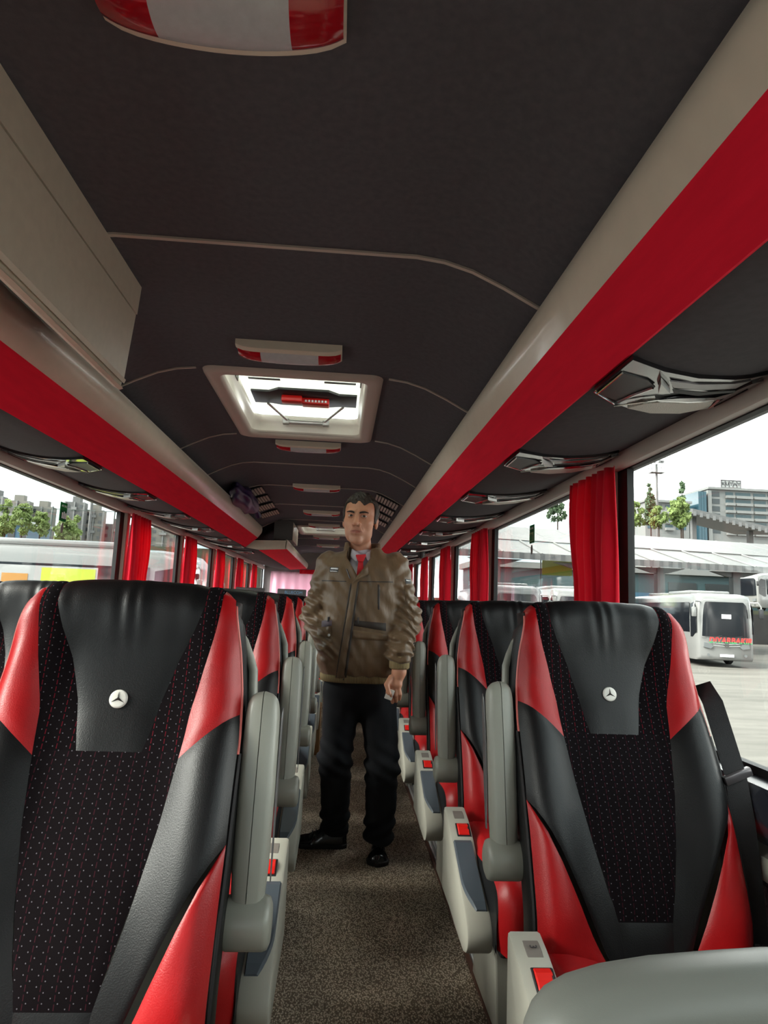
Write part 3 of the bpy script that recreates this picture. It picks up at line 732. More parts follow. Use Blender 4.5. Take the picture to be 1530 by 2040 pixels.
    # aisle-side parts, for both hands
    for s, nm in ((1, 'a'), (-1, 'b')):
        xo = s*.268
        # folded-up armrest: outer and inner half shells with a seam
        pth = catmull([(-.062, .590), (-.050, .66), (-.034, .74), (-.016, .83), (.002, .90), (.012, .945), (.018, .967)], 5)
        pth = [Vector((0, p[0], p[1])) for p in pth]; K = len(pth)
        for half, hn in ((-1, 'armrest_inner'), (1, 'armrest_outer')):
            rows = []
            for k, p in enumerate(pth):
                u = k/(K-1); hw = .0335*(1-.10*abs(u-.45)*2); dp = .030
                if u > .72: e = math.sqrt(max(0, 1-((u-.72)/.28)**2)); hw *= .12+.88*e; dp *= .25+.75*e
                if u < .2: hw *= .86+.14*u/.2
                t = (pth[min(k+1, K-1)]-pth[max(k-1, 0)]).normalized(); nn = Vector((0, -t.z, t.y))
                row = []
                for j in range(9):
                    a = -math.pi/2+math.pi*j/8
                    ca, sa = math.cos(a), math.sin(a); ex = math.copysign(abs(ca)**.6, ca)*hw; ey = math.copysign(abs(sa)**.75, sa)*dp
                    row.append(Vector((xo+s*half*(ex+.0007), p.y, p.z))-nn*ey*-1)
                rows.append(row if half*s > 0 else row[::-1])
            b = MB(); b.grid(rows); bmesh.ops.recalc_face_normals(b.bm, faces=b.bm.faces)
            me = b.mesh(hn); me.materials.append(MATS['grey_plastic']); me.polygons.foreach_set('use_smooth', [True]*len(me.polygons)); S[hn+'_'+nm] = me
        # dark-grey flat pad on the aisle face of the armrest
        b = MB(); rows = []
        for k in range(4, K-6):
            p = pth[k]; u = (k-4)/(K-11); hh = .018*math.sin(math.pi*min(1, max(.04, u)))**.5
            rows.append([(xo+s*.0352, p.y-hh+.014, p.z), (xo+s*.0372, p.y-hh*.7+.014, p.z), (xo+s*.0372, p.y+hh*.7+.014, p.z), (xo+s*.0352, p.y+hh+.014, p.z)])
        b.grid(rows); bmesh.ops.recalc_face_normals(b.bm, faces=b.bm.faces); me = b.mesh('armrest_pad'); me.materials.append(MATS['monitor_grey']); S['armrest_pad_'+nm] = me
        mt = Matrix.Translation((xo-s*.042, -.066, .588)) @ Matrix.Rotation(s*math.pi/2, 4, 'Y')
        b = MB().lathe([(.030, 0), (.040, .004), (.043, .012), (.043, .074), (.040, .082), (.030, .086), (.004, .087)], 28, mt); me = b.mesh('armrest_pivot'); me.materials.append(MATS['grey_plastic']); me.polygons.foreach_set('use_smooth', [True]*len(me.polygons)); me.set_sharp_from_angle(angle=R_(50)); S['armrest_pivot_'+nm] = me
        mt = Matrix.Translation((xo-s*.075, -.066, .588)) @ Matrix.Rotation(s*math.pi/2, 4, 'Y')
        b = MB().lathe([(.026, 0), (.026, .036)], 16, mt); me = b.mesh('pivot_shaft'); me.materials.append(MATS['black_plastic']); S['pivot_shaft_'+nm] = me
        # console
        cp = catmull([(-.225, .512), (-.29, .497), (-.36, .470), (-.46, .424), (-.55, .384), (-.605, .355), (-.632, .325), (-.632, .296), (-.612, .272), (-.575, .258)], 3)
        poly = [(p[0], p[1]) for p in cp]+[(-.46, .262), (-.36, .27), (-.225, .27)]
        x0, x1 = xo-.034, xo+.034
        b = MB().prism(poly, x0, x1, 'X', bev=.007); me = b.mesh('console'); me.materials.append(MATS['console_plastic']); me.polygons.foreach_set('use_smooth', [True]*len(me.polygons)); me.set_sharp_from_angle(angle=R_(35)); S['console_'+nm] = me
        def on_top(y):
            for (a, b_), (c, d) in zip(poly, poly[1:]):
                if c <= y <= a: return b_+(d-b_)*(y-a)/(c-a)
            return .3
        def strip(y0, y1, xa, xb, h, name, m, seg=8, rnd=0):
            b = MB(); rows = []
            for k in range(seg+1):
                y = y0+(y1-y0)*k/seg; z = on_top(y); u = k/seg
                sh = (1-rnd*max(0, (u-.6)/.4)**2)
                xa_, xb_ = xa, xb
                mid = (xa+xb)/2; 
                e = h if 0 < k < seg else h*.4
                rows.append([(xa_, y, z-.001), (xa_+.003*(1 if xb > xa else -1), y, z+e), (xb_-.003*(1 if xb > xa else -1)-(xb_-xa_)*(1-sh), y, z+e), (xb_-(xb_-xa_)*(1-sh), y, z-.001)])
            b.grid(rows); b.bm.faces.new([v for v in b.bm.verts][0:4]); b.bm.faces.new([v for v in b.bm.verts][-4:]); bmesh.ops.recalc_face_normals(b.bm, faces=b.bm.faces)
            me = b.mesh(name); me.materials.append(MATS[m]); S[name+'_'+nm] = me
        strip(-.380, -.592, xo-s*.026, xo+s*.029, .010, 'console_pad', 'dark_pad', 14, .45)
        strip(-.250, -.290, xo-s*.022, xo+s*.012, .0015, 'number_plate', 'sticker_grey', 3)
        strip(-.312, -.362, xo-s*.030, xo+s*.014, .003, 'buckle_housing', 'black_plastic', 3)
        strip(-.316, -.358, xo-s*.026, xo+s*.010, .009, 'buckle_button', 'buckle_red', 3)
        strip(-.33, -.350, xo-s*.026, xo-s*.018, .0125, 'buckle_ridge', 'black_plastic', 2)
seat_meshes()
def add(name, key, parent, label=None):
    o = bpy.data.objects.new(name, SEAT_MESH[key]); COL.objects.link(o); o.parent = parent
    if label: o['label'] = label
    return o
def seat(x, y, aisle, label, row, full=True, number=None):
    """aisle: +1/-1 = which side carries armrest and console, 0 none"""
    t = empty('coach_seat', (x, y, 0), label, 'seat', 'coach seats facing the camera')
    add('head_panel', 'head_panel', t); add('fabric_panel', 'back_fabric', t); [add('fabric_strap', 'fabric_strap_'+nm, t) for nm in 'ab']; add('lumbar_panel', 'lumbar_panel', t)
    for nm in 'ab':
        add('red_upper_wing', 'upper_wing_'+nm, t, 'red leather headrest wing'); w = add('black_side_wing', 'side_wing_'+nm, t); add('red_lower_wing', 'lower_wing_'+nm, t, 'red leather lower wing')
        b = add('side_bolster', 'side_bolster_'+nm, t); add('piping', 'piping_'+nm, b); add('edge_welt', 'edge_welt_'+nm, b)
    sh = add('rear_shell', 'rear_shell', t); [add('shell_rim', 'shell_rim_'+nm, sh) for nm in 'ab']
    if row < 5:
        bd = add('badge', 'badge', t, 'round white badge with three-pointed star'); add('star', 'badge_star', bd)
    if True:
        add('cushion_top', 'cushion_top', t); add('seat_pan', 'seat_pan', t); 
        for q in (-.17, .17): add('pedestal', 'pedestal', t).location.x = q
        for nm in 'ab': add('cushion_wing', 'cushion_wing_'+nm, t, 'red leather cushion wing'); add('cushion_side', 'cushion_side_'+nm, t)
    if aisle:
        nm = 'a' if aisle > 0 else 'b'
        ar = add('armrest', 'armrest_outer_'+nm, t, 'grey plastic armrest folded up'); add('inner_half', 'armrest_inner_'+nm, ar); add('pad', 'armrest_pad_'+nm, ar); add('pivot', 'armrest_pivot_'+nm, ar); add('pivot_shaft', 'pivot_shaft_'+nm, ar)
        co = add('console', 'console_'+nm, t, 'pale plastic side console with red belt buckle'); add('console_pad', 'console_pad_'+nm, co)
        if row < 7:
            add('number_plate', 'number_plate_'+nm, co); add('buckle_housing', 'buckle_housing_'+nm, co); add('buckle_button', 'buckle_button_'+nm, co); add('buckle_ridge', 'buckle_ridge_'+nm, co)
        if number:
            xo = aisle*.268
            mt = Matrix.Translation((xo-aisle*.005, -.27, .5062)) @ Matrix.Rotation(R_(13), 4, 'X') @ Matrix.Rotation(R_(90 if aisle > 0 else -90), 4, 'Z')
            text_mesh('number', number, .020, .0003, 'ink_dark', co, mt)
    return t
PITCH = .79; LY, RY = 1.30, 1.60; LA, LWN, RA = -.402, -.920, .667
for k in range(13):
    y = LY+PITCH*k
    seat(LA, y, 1, 'black and red leather aisle seat, %s row on the left of the aisle' % ORD[k], k, k < 9, '2' if k == 0 else None)
    seat(LWN, y, 0, 'black and red leather window seat, %s row on the left side' % ORD[k], k, k < 2)
for k in range(12):
    y = RY+PITCH*k
    seat(RA, y, -1, 'black and red leather single seat, %s row on the right of the aisle' % ORD[k], k, k < 8, '3' if k == 0 else None)
# ================================================================== LOOSE THINGS IN THE COACH
rnd = random.Random(5)
def curtain(side, post, wt, wb, k, tie=.0, label=''):
    s = 1 if side == 'right' else -1; X = (XR if s > 0 else XL)-s*.040
    z0, z1 = .80, 1.652; rows = []; nz_, ny = 22, 60; ph = rnd.random()*6
    for i in range(nz_+1):
        u = i/nz_; z = z1+(z0-z1)*u
        w = wt+(wb-wt)*(u**.8)+.04*math.sin(math.pi*min(1, u*2.2))*(1-u); sh = .03*math.sin(math.pi*min(1, u*1.5))
        row = []
        for j in range(ny+1):
            v = j/ny; amp = .013+.012*min(1, u*3)
            a = ph+v*2*math.pi*6.5+.6*math.sin(v*9+ph)+.25*math.sin(u*5+v*3)
            y = post-(.09 if s > 0 else .04)+w*v
            row.append((X-s*(.016+amp*math.sin(a)), y+.006*math.cos(a*1.3+u*3), z))
        rows.append(row)
    o = MB().grid(rows).build('curtain', 'curtain_red', None, 180)
    so = o.modifiers.new('cloth', 'SOLIDIFY'); so.thickness = .0015
    tag(o, label, 'curtain', 'red window curtains')
for k, p in enumerate(POST_R[2:8]):
    curtain('right', p, .40, .31, k, 0, ['red pleated curtain at the nearest right pillar, beside the near single seat', 'red curtain at the second right window pillar', 'red curtain at the third right window pillar', 'red curtain at the fourth right window pillar behind the man\'s sleeve', 'red curtain at the fifth right window pillar', 'red curtain at the rearmost right pillar'][k])
for k, p in enumerate(POST_L[3:8]):
    curtain('left', p, .40, .34, k, 0, 'red curtain at the left window pillar, %s from the camera' % ORD[k])
# rear curtain
def flat_curtain(name, xa, xb, za, zb, y, m, n, lab, wave=.02, gather=None):
    rows = []
    for i in range(15):
        u = i/14; z = zb+(za-zb)*u; row = []
        for j in range(n+1):
            v = j/n; x = xa+(xb-xa)*v
            if gather: x = gather+(x-gather)*(1-.75*u)
            row.append((x, y+wave*math.sin(v*(xb-xa)*38+u), z))
        rows.append(row)
    o = MB().grid(rows).build(name, m, None, 180); so = o.modifiers.new('cloth', 'SOLIDIFY'); so.thickness = .0015
    tag(o, lab, 'curtain')
flat_curtain('rear_curtain', -1.28, -.42, .93, 1.63, Y1-.06, 'curtain_pink', 150, 'pale pink sheer curtain over the left of the rear window')
flat_curtain('rear_curtain', -.05, .85, .93, 1.63, Y1-.06, 'curtain_pink', 150, 'pale pink sheer curtain over the right of the rear window')
flat_curtain('rear_curtain', -.46, -.20, 1.0, 1.52, Y1-.10, 'curtain_red', 60, 'red tied-back curtain in the middle of the rear window', .02, -.46)
flat_curtain('curtain_valance', -.75, .85, 1.60, 1.68, Y1-.12, 'curtain_red', 160, 'red gathered valance above the rear window')
# stickers on the windows
def exit_sign(X, s, px, py, lab):
    p = W(px, py, X=X+s*.018)
    t = empty('exit_sticker', p, lab, 'sticker', 'hanging exit signs')
    q = MB().box((-.0015, -.040, -.048), (.0015, .040, .048)); q.build('card', 'sticker_green', t)
    MB().box((-s*.0035-.0005, -.034, -.040), (-s*.0035+.0005, .034, .008)).build('pictogram_panel', 'sticker_pale' if s > 0 else 'sticker_green', t)
    for k in range(3): MB().box((-s*.005-.0005, -.024+k*.020, -.034), (-s*.005+.0005, -.012+k*.020, -.004+.006*(k % 2))).build('pictogram', 'ink_green' if s > 0 else 'ink_white', t)
    text_mesh('lettering', 'ACIL ÇIKIŞ', .014, .0003, 'ink_white', t, Matrix.Translation((-s*.003, 0, .030)) @ Matrix.Rotation(R_(90), 4, 'X') @ Matrix.Rotation(R_(-90 if s > 0 else 90), 4, 'Y'), .062)
    MB().lathe([(.001, -.0015), (.020, -.001), (.020, .001), (.001, .0015)], 20, Matrix.Translation((0, .004, -.082)) @ Matrix.Rotation(math.pi/2, 4, 'Y') @ Matrix.Diagonal((1.3, .8, 1, 1))).build('tag_disc', 'sticker_grey', t)
exit_sign(XR, 1, 1060, 1064, 'green exit sign hanging in the right window with oval tag')
exit_sign(XL, -1, 126, 1020, 'dark green exit sign hanging in the left window with oval tag')
# partition in front of the first right seat (bottom right corner)
t = empty('partition', (.20, .60, 0), 'rounded grey plastic partition in the bottom right corner', 'partition')
q = []
for (px, py) in ((1042, 2040), (1058, 2000), (1085, 1968), (1130, 1942), (1200, 1921), (1300, 1905), (1420, 1895), (1530, 1888)):
    p = W(px, py, Y=.62); q.append((p.x-.20, p.z))
q = [(q[0][0]-.014, .72), (q[0][0]-.004, q[0][1]-.03)]+q; q += [(.60, q[-1][1]-.006), (.68, q[-1][1]-.03), (.72, .82), (.72, .02), (q[0][0]+.0, .02)]
m = MB().prism(q, -.03, .045, 'Y')
es = [e for e in m.bm.edges if (abs(e.verts[0].co.y-e.verts[1].co.y) < 1e-6)]
bmesh.ops.bevel(m.bm, geom=es, offset=.030, segments=6, profile=.5, affect='EDGES', clamp_overlap=True)
m.build('panel', 'partition_grey', t, 60)
MB().box((.2, -.02, 0), (.6, .03, .03), .004).build('foot', 'aluminium', t)
# seat belt of the first right seat
def ribbon(name, pts, w, th, m, parent=None):
    rows = []
    for k, p in enumerate(pts):
        p = Vector(p); tg = (Vector(pts[min(k+1, len(pts)-1)])-Vector(pts[max(0, k-1)])).normalized(); sd = tg.cross(Vector((.35, 1, 0))).normalized()*w/2; nn = tg.cross(sd).normalized()*th
        rows.append([p-sd, p-sd+nn, p+sd+nn, p+sd])
    return MB().grid(rows, True).build(name, m, parent, 60)
bp_ = [W(x_, y_, X=q_) for x_, y_, q_ in ((1392, 1380, .918), (1404, 1372, .920), (1420, 1400, .922), (1442, 1470, .925), (1465, 1545, .927), (1482, 1640, .927), (1494, 1740, .925), (1508, 1880, .922))]
t = empty('seat_belt', bp_[-1], 'black seat belt hanging at the window side of the near right seat', 'seat belt')
org = Vector(bp_[-1]); bl = [Vector(p)-org for p in bp_]
ribbon('webbing', bl, .046, .002, 'belt', t)
c = bl[4]; MB().box((c.x-.032, c.y-.012, c.z-.010), (c.x+.036, c.y+.004, c.z+.010), .003, rot=Matrix.Rotation(R_(-22), 3, 'Y')).build('guide', 'strip_dark', t)
# purple bag on the left rack
me = bpy.data.meshes.new('bag'); bm = bmesh.new(); bmesh.ops.create_icosphere(bm, subdivisions=4, radius=1)
for v in bm.verts:
    f = 1+.10*math.sin(v.co.x*5+v.co.y*7)+.06*math.sin(v.co.z*11+v.co.y*5)
    v.co = Vector((v.co.x*.085*f, v.co.y*.52*f, max(-.8, v.co.z)*.085*f))
bm.to_mesh(me); bm.free(); t = empty('bag', (-.79, 5.05, 1.80), 'dark purple plastic bag bulging over the left rack', 'bag')
o = link('sack', me, 'purple_cloth', t, 180); o.location = (.02, 0, .085)
MB().tube([(.04, .48, .08), (.055, .55, .07), (.06, .60, .04)], [.03, .018, .03], 8).build('knot', 'purple_cloth', t)
# dome camera
t = empty('dome_camera', (.80, 6.5, 1.672), 'small black camera hanging under the right rack beside the man', 'camera')
MB().lathe([(.036, 0), (.038, -.02), (.034, -.05), (.02, -.072), (.002, -.078)], 20).build('dome', 'black_plastic', t); MB().lathe([(.045, .010), (.045, .0)], 20).build('base', 'black_plastic', t)
# cardboard box
t = empty('cardboard_box', (-.155, 5.2, 0), 'brown cardboard box standing on the aisle carpet by the left seats', 'box')
MB().box((-.06, -.13, 0), (.06, .13, .34), .003).build('carton', 'cardboard', t); MB().box((-.061, -.132, .338), (.061, .132, .344)).build('lid_flap', 'cardboard', t)
# monitors above the rear left seats
for x, lab in ((-.545, 'grey monitor with blue lettering above a rear left seat'), (-1.02, 'plain grey monitor above a rear left seat by the window')):
    t = empty('monitor', (x, 7.64, 1.165), lab, 'monitor', 'seat-top monitors')
    MB().box((-.165, -.012, 0), (.165, .05, .085), .010).build('housing', 'monitor_grey', t)
    MB().box((-.02, .0, -.03), (.02, .03, .004), .004).build('mount', 'black_plastic', t)
    if x > -1: text_mesh('lettering', 'BLUECOM', .05, .0006, 'ink_blue', t, Matrix.Translation((.02, -.0135, .045)) @ Matrix.Rotation(R_(90), 4, 'X'), .20)
    else: text_mesh('lettering', 'BLUECOM', .03, .0006, 'sticker_grey', t, Matrix.Translation((.02, -.0135, .05)) @ Matrix.Rotation(R_(90), 4, 'X'), .18)

# ================================================================== OUTSIDE
GZ = -1.25
m = mat('asphalt', C(150, 147, 138), .9, spec=.2, bump=.4, bscale=40); nt = m.node_tree; b = nt.nodes['Principled BSDF']; tcn = nt.nodes.new('ShaderNodeTexCoord')
mpn = nt.nodes.new('ShaderNodeMapping'); mpn.inputs['Scale'].default_value = (.12, .5, 1); nt.links.new(tcn.outputs['Object'], mpn.inputs[0])
nz = nt.nodes.new('ShaderNodeTexNoise'); nz.inputs['Scale'].default_value = 1.6; nz.inputs['Detail'].default_value = 9; nz.inputs['Roughness'].default_value = .65; nt.links.new(mpn.outputs[0], nz.inputs['Vector'])
rr = nt.nodes.new('ShaderNodeValToRGB'); el = rr.color_ramp.elements; el[0].position = .32; el[0].color = C(74, 72, 68); el[1].position = .62; el[1].color = C(100, 97, 92)
nt.links.new(nz.outputs[0], rr.inputs[0]); nt.links.new(rr.outputs[0], b.inputs['Base Color'])
mat('coach_white', C(105, 105, 104), .25, coat=.4); mat('coach_silver', C(68, 70, 71), .3, metal=.3, coat=.4); mat('coach_glass', C(16, 18, 22), .12, spec=.25); mat('tyre', C(11, 11, 11), .8); mat('headlight', C(91, 94, 95), .1, coat=.5)
mat('canopy_sheet', C(61, 61, 59), .5, var=.05, vscale=.6); mat('canopy_grey', C(80, 80, 80), .6); mat('concrete', C(68, 67, 64), .8, var=.08, vscale=2); mat('retaining', C(37, 36, 36), .9, var=.15, vscale=1)
mat('facade_white', C(102, 103, 102), .7); mat('facade_cream', C(94, 92, 86), .8); mat('facade_grey', C(79, 80, 79), .8); mat('pane_teal', C(41, 59, 63), .15, coat=.4); mat('pane_blue', C(39, 63, 73), .15, coat=.4); mat('pane_dark', C(43, 48, 50), .3)
mat('leaf_pale', C(107, 124, 68), .7, var=.25, vscale=1.5, trans=.3); mat('leaf_dark', C(70, 91, 63), .7, var=.25, vscale=1.5, trans=.25); mat('bark', C(50, 39, 33), .9); mat('blue_paint', C(39, 77, 97), .6); mat('teal_paint', C(39, 62, 66), .6)
mat('poster_white', C(132, 133, 132), .6); mat('yellow_print', C(149, 160, 38), .5); mat('orange_print', C(149, 103, 35), .5); mat('fence_green', C(22, 43, 36), .6); mat('brick_red', C(80, 43, 37), .8); mat('hedge', C(54, 57, 41), .9, var=.3, vscale=3)
g = MB().box((-400, -60, GZ-.2), (400, 500, GZ)).build('ground', 'asphalt', None, None); struct(g); tag(g, 'pale worn asphalt of the coach station yard', 'ground')

def coach(name, loc, rz, body, lab, letters=None, side_ad=False, full=True):
    t = empty(name, loc, lab, 'bus', 'coaches parked in the yard', rz)
    Lh, hw, H_ = 12.2, 1.27, 3.42
    # body: cross sections from front (y=0) to rear
    secs = []
    for (y, ins, zt, zb) in ((.0, .16, 3.05, .45), (.06, .06, 3.20, .36), (.22, .0, 3.36, .32), (.8, 0, H_, .30), (6, 0, H_, .30), (11.8, 0, H_-.04, .30), (12.1, .05, H_-.16, .36), (Lh, .2, 3.1, .5)):
        w = hw-ins; r = .22
        ring = [(-w+.04, zb), (-w, zb+.1), (-w, 1.2), (-w, 2.2), (-w+.06, zt-r), (-w+.14, zt-.06), (-w+.34, zt), (w-.34, zt), (w-.14, zt-.06), (w-.06, zt-r), (w, 2.2), (w, 1.2), (w, zb+.1), (w-.04, zb)]
        secs.append([(x, y-(.0 if y > .3 else .10*(1-(x/hw)**2)), z) for x, z in ring])
    b = MB(); b.grid(secs, True); b.bm.verts.ensure_lookup_table()
    for s_ in (0, -1):
        vv = [v for v in b.bm.verts][:14] if s_ == 0 else [v for v in b.bm.verts][-14:]
        b.bm.faces.new(vv)
    bmesh.ops.recalc_face_normals(b.bm, faces=b.bm.faces); b.build('body', body, t, 45)
    # windscreen
    rows = []
    for i in range(9):
        u = i/8; z = 1.42+1.60*u; row = []
        for j in range(13):
            v = -1+2*j/12; ww = 1.16-.05*u; yy = -.115+.0*u+.14*abs(v)**4+.10*max(0, u-.5)**2
            row.append((v*ww, yy-.01, z))
        rows.append(row)
    MB().grid(rows).build('windscreen', 'coach_glass', t, 60)
    for sx in (-1, 1):
        MB().box((sx*hw-.006, .95, 1.55), (sx*hw+.006, 11.6, 2.98), .004).build('side_glass', 'coach_glass', t)
        MB().prism([(.06, 1.6), (.55, 1.35), (.82, 1.35), (.82, 2.9), (.30, 3.0), (.06, 2.7)], sx*hw-.012, sx*hw+.008, 'X').build('cab_glass', 'coach_glass', t)
        MB().prism([(-1.02, .92), (-.70, .86), (-.58, .96), (-.70, 1.10), (-.98, 1.14)] if sx < 0 else [(1.02, .92), (.70, .86), (.58, .96), (.70, 1.10), (.98, 1.14)], -.105, -.02, 'Y').build('headlight', 'headlight', t)
        MB().lathe([(.06, 0), (.06, .03)], 12, Matrix.Translation((sx*.82, -.10, .58)) @ Matrix.Rotation(math.pi/2, 4, 'X')).build('fog_lamp', 'headlight', t)
        a = MB().tube([(sx*1.12, -.02, 3.02), (sx*1.40, -.22, 3.02), (sx*1.48, -.30, 2.85), (sx*1.48, -.30, 2.7)], .035, 8); o = a.build('mirror_arm', 'coach_white', t)
        MB().box((sx*1.48-.10, -.36, 2.30), (sx*1.48+.10, -.22, 2.75), .04).build('mirror_head', 'coach_white' if sx < 0 else 'black_plastic', o)
        for wy in (2.7, 9.2):
            MB().lathe([(.2, -.13), (.44, -.13), (.48, -.09), (.48, .09), (.44, .13), (.2, .13)], 24, Matrix.Translation((sx*1.12, wy, .48)) @ Matrix.Rotation(math.pi/2, 4, 'Y')).build('wheel', 'tyre', t)
    MB().box((-.95, 1.8, H_-.01), (.95, 5.2, H_+.16), .07).build('roof_unit', body, t)
    MB().box((-.9, 6.6, H_-.01), (.9, 9.2, H_+.12), .06).build('roof_unit', body, t)
    if full:
        for k, z in enumerate((.98, 1.08)): MB().tube([(x, -.115+.02*abs(x), z+.06*abs(x)) for x in (-.6, -.3, 0, .3, .6)], .012, 6).build('grille_bar', 'satin_metal', t)
        MB().lathe([(.10, 0), (.10, .02)], 20, Matrix.Translation((0, -.105, 1.03)) @ Matrix.Rotation(math.pi/2, 4, 'X')).build('round_emblem', 'badge_star', t)
        MB().box((-.30, -.125, .50), (.30, -.10, .62)).build('number_plate', 'ink_white', t, None)
        text_mesh('plate_lettering', '21 AGJ 272', .10, .003, 'ink_dark', t, Matrix.Translation((0, -.129, .56)) @ Matrix.Rotation(R_(90), 4, 'X'), .50)
        MB().box((-.20, -.145, 2.25), (.22, -.138, 2.45)).build('paper_sign', 'ink_white', t, None)
        for sx in (-.55, .35): MB().tube([(sx, -.125, 1.40), (sx+.35, -.14, 1.47)], .012, 6).build('wiper', 'black_plastic', t)
    if letters:
        a = text_mesh('lettering', letters, .36, .004, 'ink_red', t, Matrix.Translation((.16, -.118, 1.24)) @ Matrix.Rotation(R_(90), 4, 'X'), 1.9, shear=.15, bold=.008)
        # green lower halves of the letters
        me = a.data.copy(); bm = bmesh.new(); bm.from_mesh(me); bmesh.ops.bisect_plane(bm, geom=bm.verts[:]+bm.edges[:]+bm.faces[:], plane_co=(0, 0, 1.19), plane_no=(0, 0, 1), clear_outer=True)
        for v in bm.verts: v.co.y -= .003
        bm.to_mesh(me); bm.free(); me.materials.clear(); me.materials.append(MATS['ink_green']); o = bpy.data.objects.new('lettering_green', me); COL.objects.link(o); o.parent = t
        text_mesh('small_lettering', 'YENİ', .10, .003, 'ink_dark', t, Matrix.Translation((-.98, -.085, 1.33)) @ Matrix.Rotation(R_(90), 4, 'X'), .24)
    if side_ad:
        X_ = -hw-.008
        MB().box((X_-.006, 2.15, .75), (X_, 4.9, 2.92)).build('white_poster', 'poster_white', t, None); MB().box((X_-.010, 2.2, .8), (X_-.004, 3.45, 2.88)).build('yellow_poster', 'yellow_print', t, None)
        for (a0, a1, z0, z1) in ((3.75, 4.35, 2.2, 2.72), (3.5, 3.75, 2.2, 2.5), (2.3, 2.75, 2.2, 2.58), (2.8, 3.2, 2.2, 2.48)): MB().box((X_-.014, a0, z0), (X_-.010, a1, z1)).build('poster_shape', 'orange_print', t, None)
    return t
coach('parked_coach', (18.05, 29.75, GZ), R_(-10.4), 'coach_white', 'white coach with red and green nose lettering parked across the yard', 'DIYARBAKIR')
coach('parked_coach', (8.35, 30.5, GZ), R_(-3), 'coach_silver', 'silver coach seen head-on through the second right window', 'OZLEM', full=False)
coach('parked_coach', (11.7, 31.5, GZ), R_(-4), 'coach_white', 'white coach half hidden behind the red right curtain', full=False)
coach('parked_coach', (-3.6, 17.3, GZ), R_(90), 'coach_white', 'white coach with yellow poster standing close outside the left windows', side_ad=True)
coach('parked_coach', (38.6, 59.8, GZ+2.95), R_(-78), 'coach_white', 'distant white coach under the canopy at the right edge', full=False)

# canopy with sheet roof on posts
t = empty('station_canopy', (16, 40, GZ), 'long pale sheet-roofed canopy on posts behind the parked coaches', 'canopy')
xa, xb, ye, yr, ze, zr = -14.0, 24.0, -2.6, 9.0, 5.45, 8.35
npan = 16; skew = .16
for k in range(npan):
    x0 = xa+(xb-xa)*k/npan; x1 = xa+(xb-xa)*(k+1)/npan
    for (u0, u1, n_) in ((0, .40, 'roof_sheet'), (.41, 1, 'roof_sheet')):
        V = []
        for (x, u) in ((x0+.03, u0), (x1-.03, u0), (x1-.03, u1), (x0+.03, u1)):
            V.append((x, ye+(yr-ye)*u+skew*x, ze+(zr-ze)*u+(.08 if u0 > .3 else 0)))
        V2 = [(x, y, z-.08) for x, y, z in V]
        pyd(n_, V+V2, [(0, 1, 2, 3), (7, 6, 5, 4), (0, 4, 5, 1), (1, 5, 6, 2), (2, 6, 7, 3), (3, 7, 4, 0)], 'canopy_sheet', t, None)
    MB().tube([(x0, ye+skew*x0, ze+.02), (x0, yr+skew*x0, zr+.05)], .06, 6).build('roof_seam', 'facade_white', t)
# corrugated eave
rows = [[], []]
for j in range(241):
    x = xa+(xb-xa)*j/240; d = .05*math.sin(j*math.pi/2*1.0)
    rows[0].append((x, ye-.05+skew*x+d, ze+.04)); rows[1].append((x, ye-.05+skew*x+d, ze-.34))
o = MB().grid(rows).build('eave_sheet', 'canopy_grey', t, None)
for k in range(7):
    x = xa+1.6+k*5.35; y = ye+1.2+skew*x
    MB().box((x-.24, y-.24, 0), (x+.24, y+.24, ze-.3), .02).build('post', 'canopy_grey', t)
    MB().prism([(x-1.6, ze-.30), (x+1.6, ze-.30), (x+.5, ze-.62), (x-.5, ze-.62)], y-.15, y+.15, 'Y').build('bracket', 'canopy_grey', t)
t = MB().box((2, 56, GZ), (90, 57, GZ+2.6)).build('retaining_wall', 'retaining', None, None); tag(t, 'dark retaining wall behind the canopy posts', 'wall')
t = MB().box((2, 57.2, GZ), (90, 65.4, GZ+2.95)).build('grass_bank', 'hedge', None, None); tag(t, 'low green bank on top of the retaining wall', 'grass', kind='stuff')
t = empty('teal_hall', (40, 66, GZ), 'long teal hall with pale roof edge seen under the canopy', 'building')
MB().box((-26, 0, 1), (14, 8, 6.4)).build('wall', 'teal_paint', t, None); MB().box((-26.4, -.5, 6.4), (14.4, 8.4, 7.0)).build('roof_edge', 'facade_white', t, None); MB().box((-17, -.1, 2.4), (-8, 0, 4.4)).build('blue_door', 'blue_paint', t, None)
for k in range(5): MB().box((-6+k*4, -.1, 4.0), (-3+k*4, 0, 5.6)).build('window', 'pane_dark', t, None)
t = empty('brick_house', (50, 77, GZ), 'small red-brick house under the canopy edge at right', 'house')
MB().box((-2, 0, 0), (3, 6, 7), .05).build('wall', 'brick_red', t, None); MB().prism([(-2.4, 7), (3.4, 7), (.5, 9)], -.3, 6.3, 'Y').build('roof', 'brick_red', t, None)
for k in range(2): MB().box((-1+k*2, -.08, 4), (k*2, 0, 5.6)).build('window', 'pane_dark', t, None)

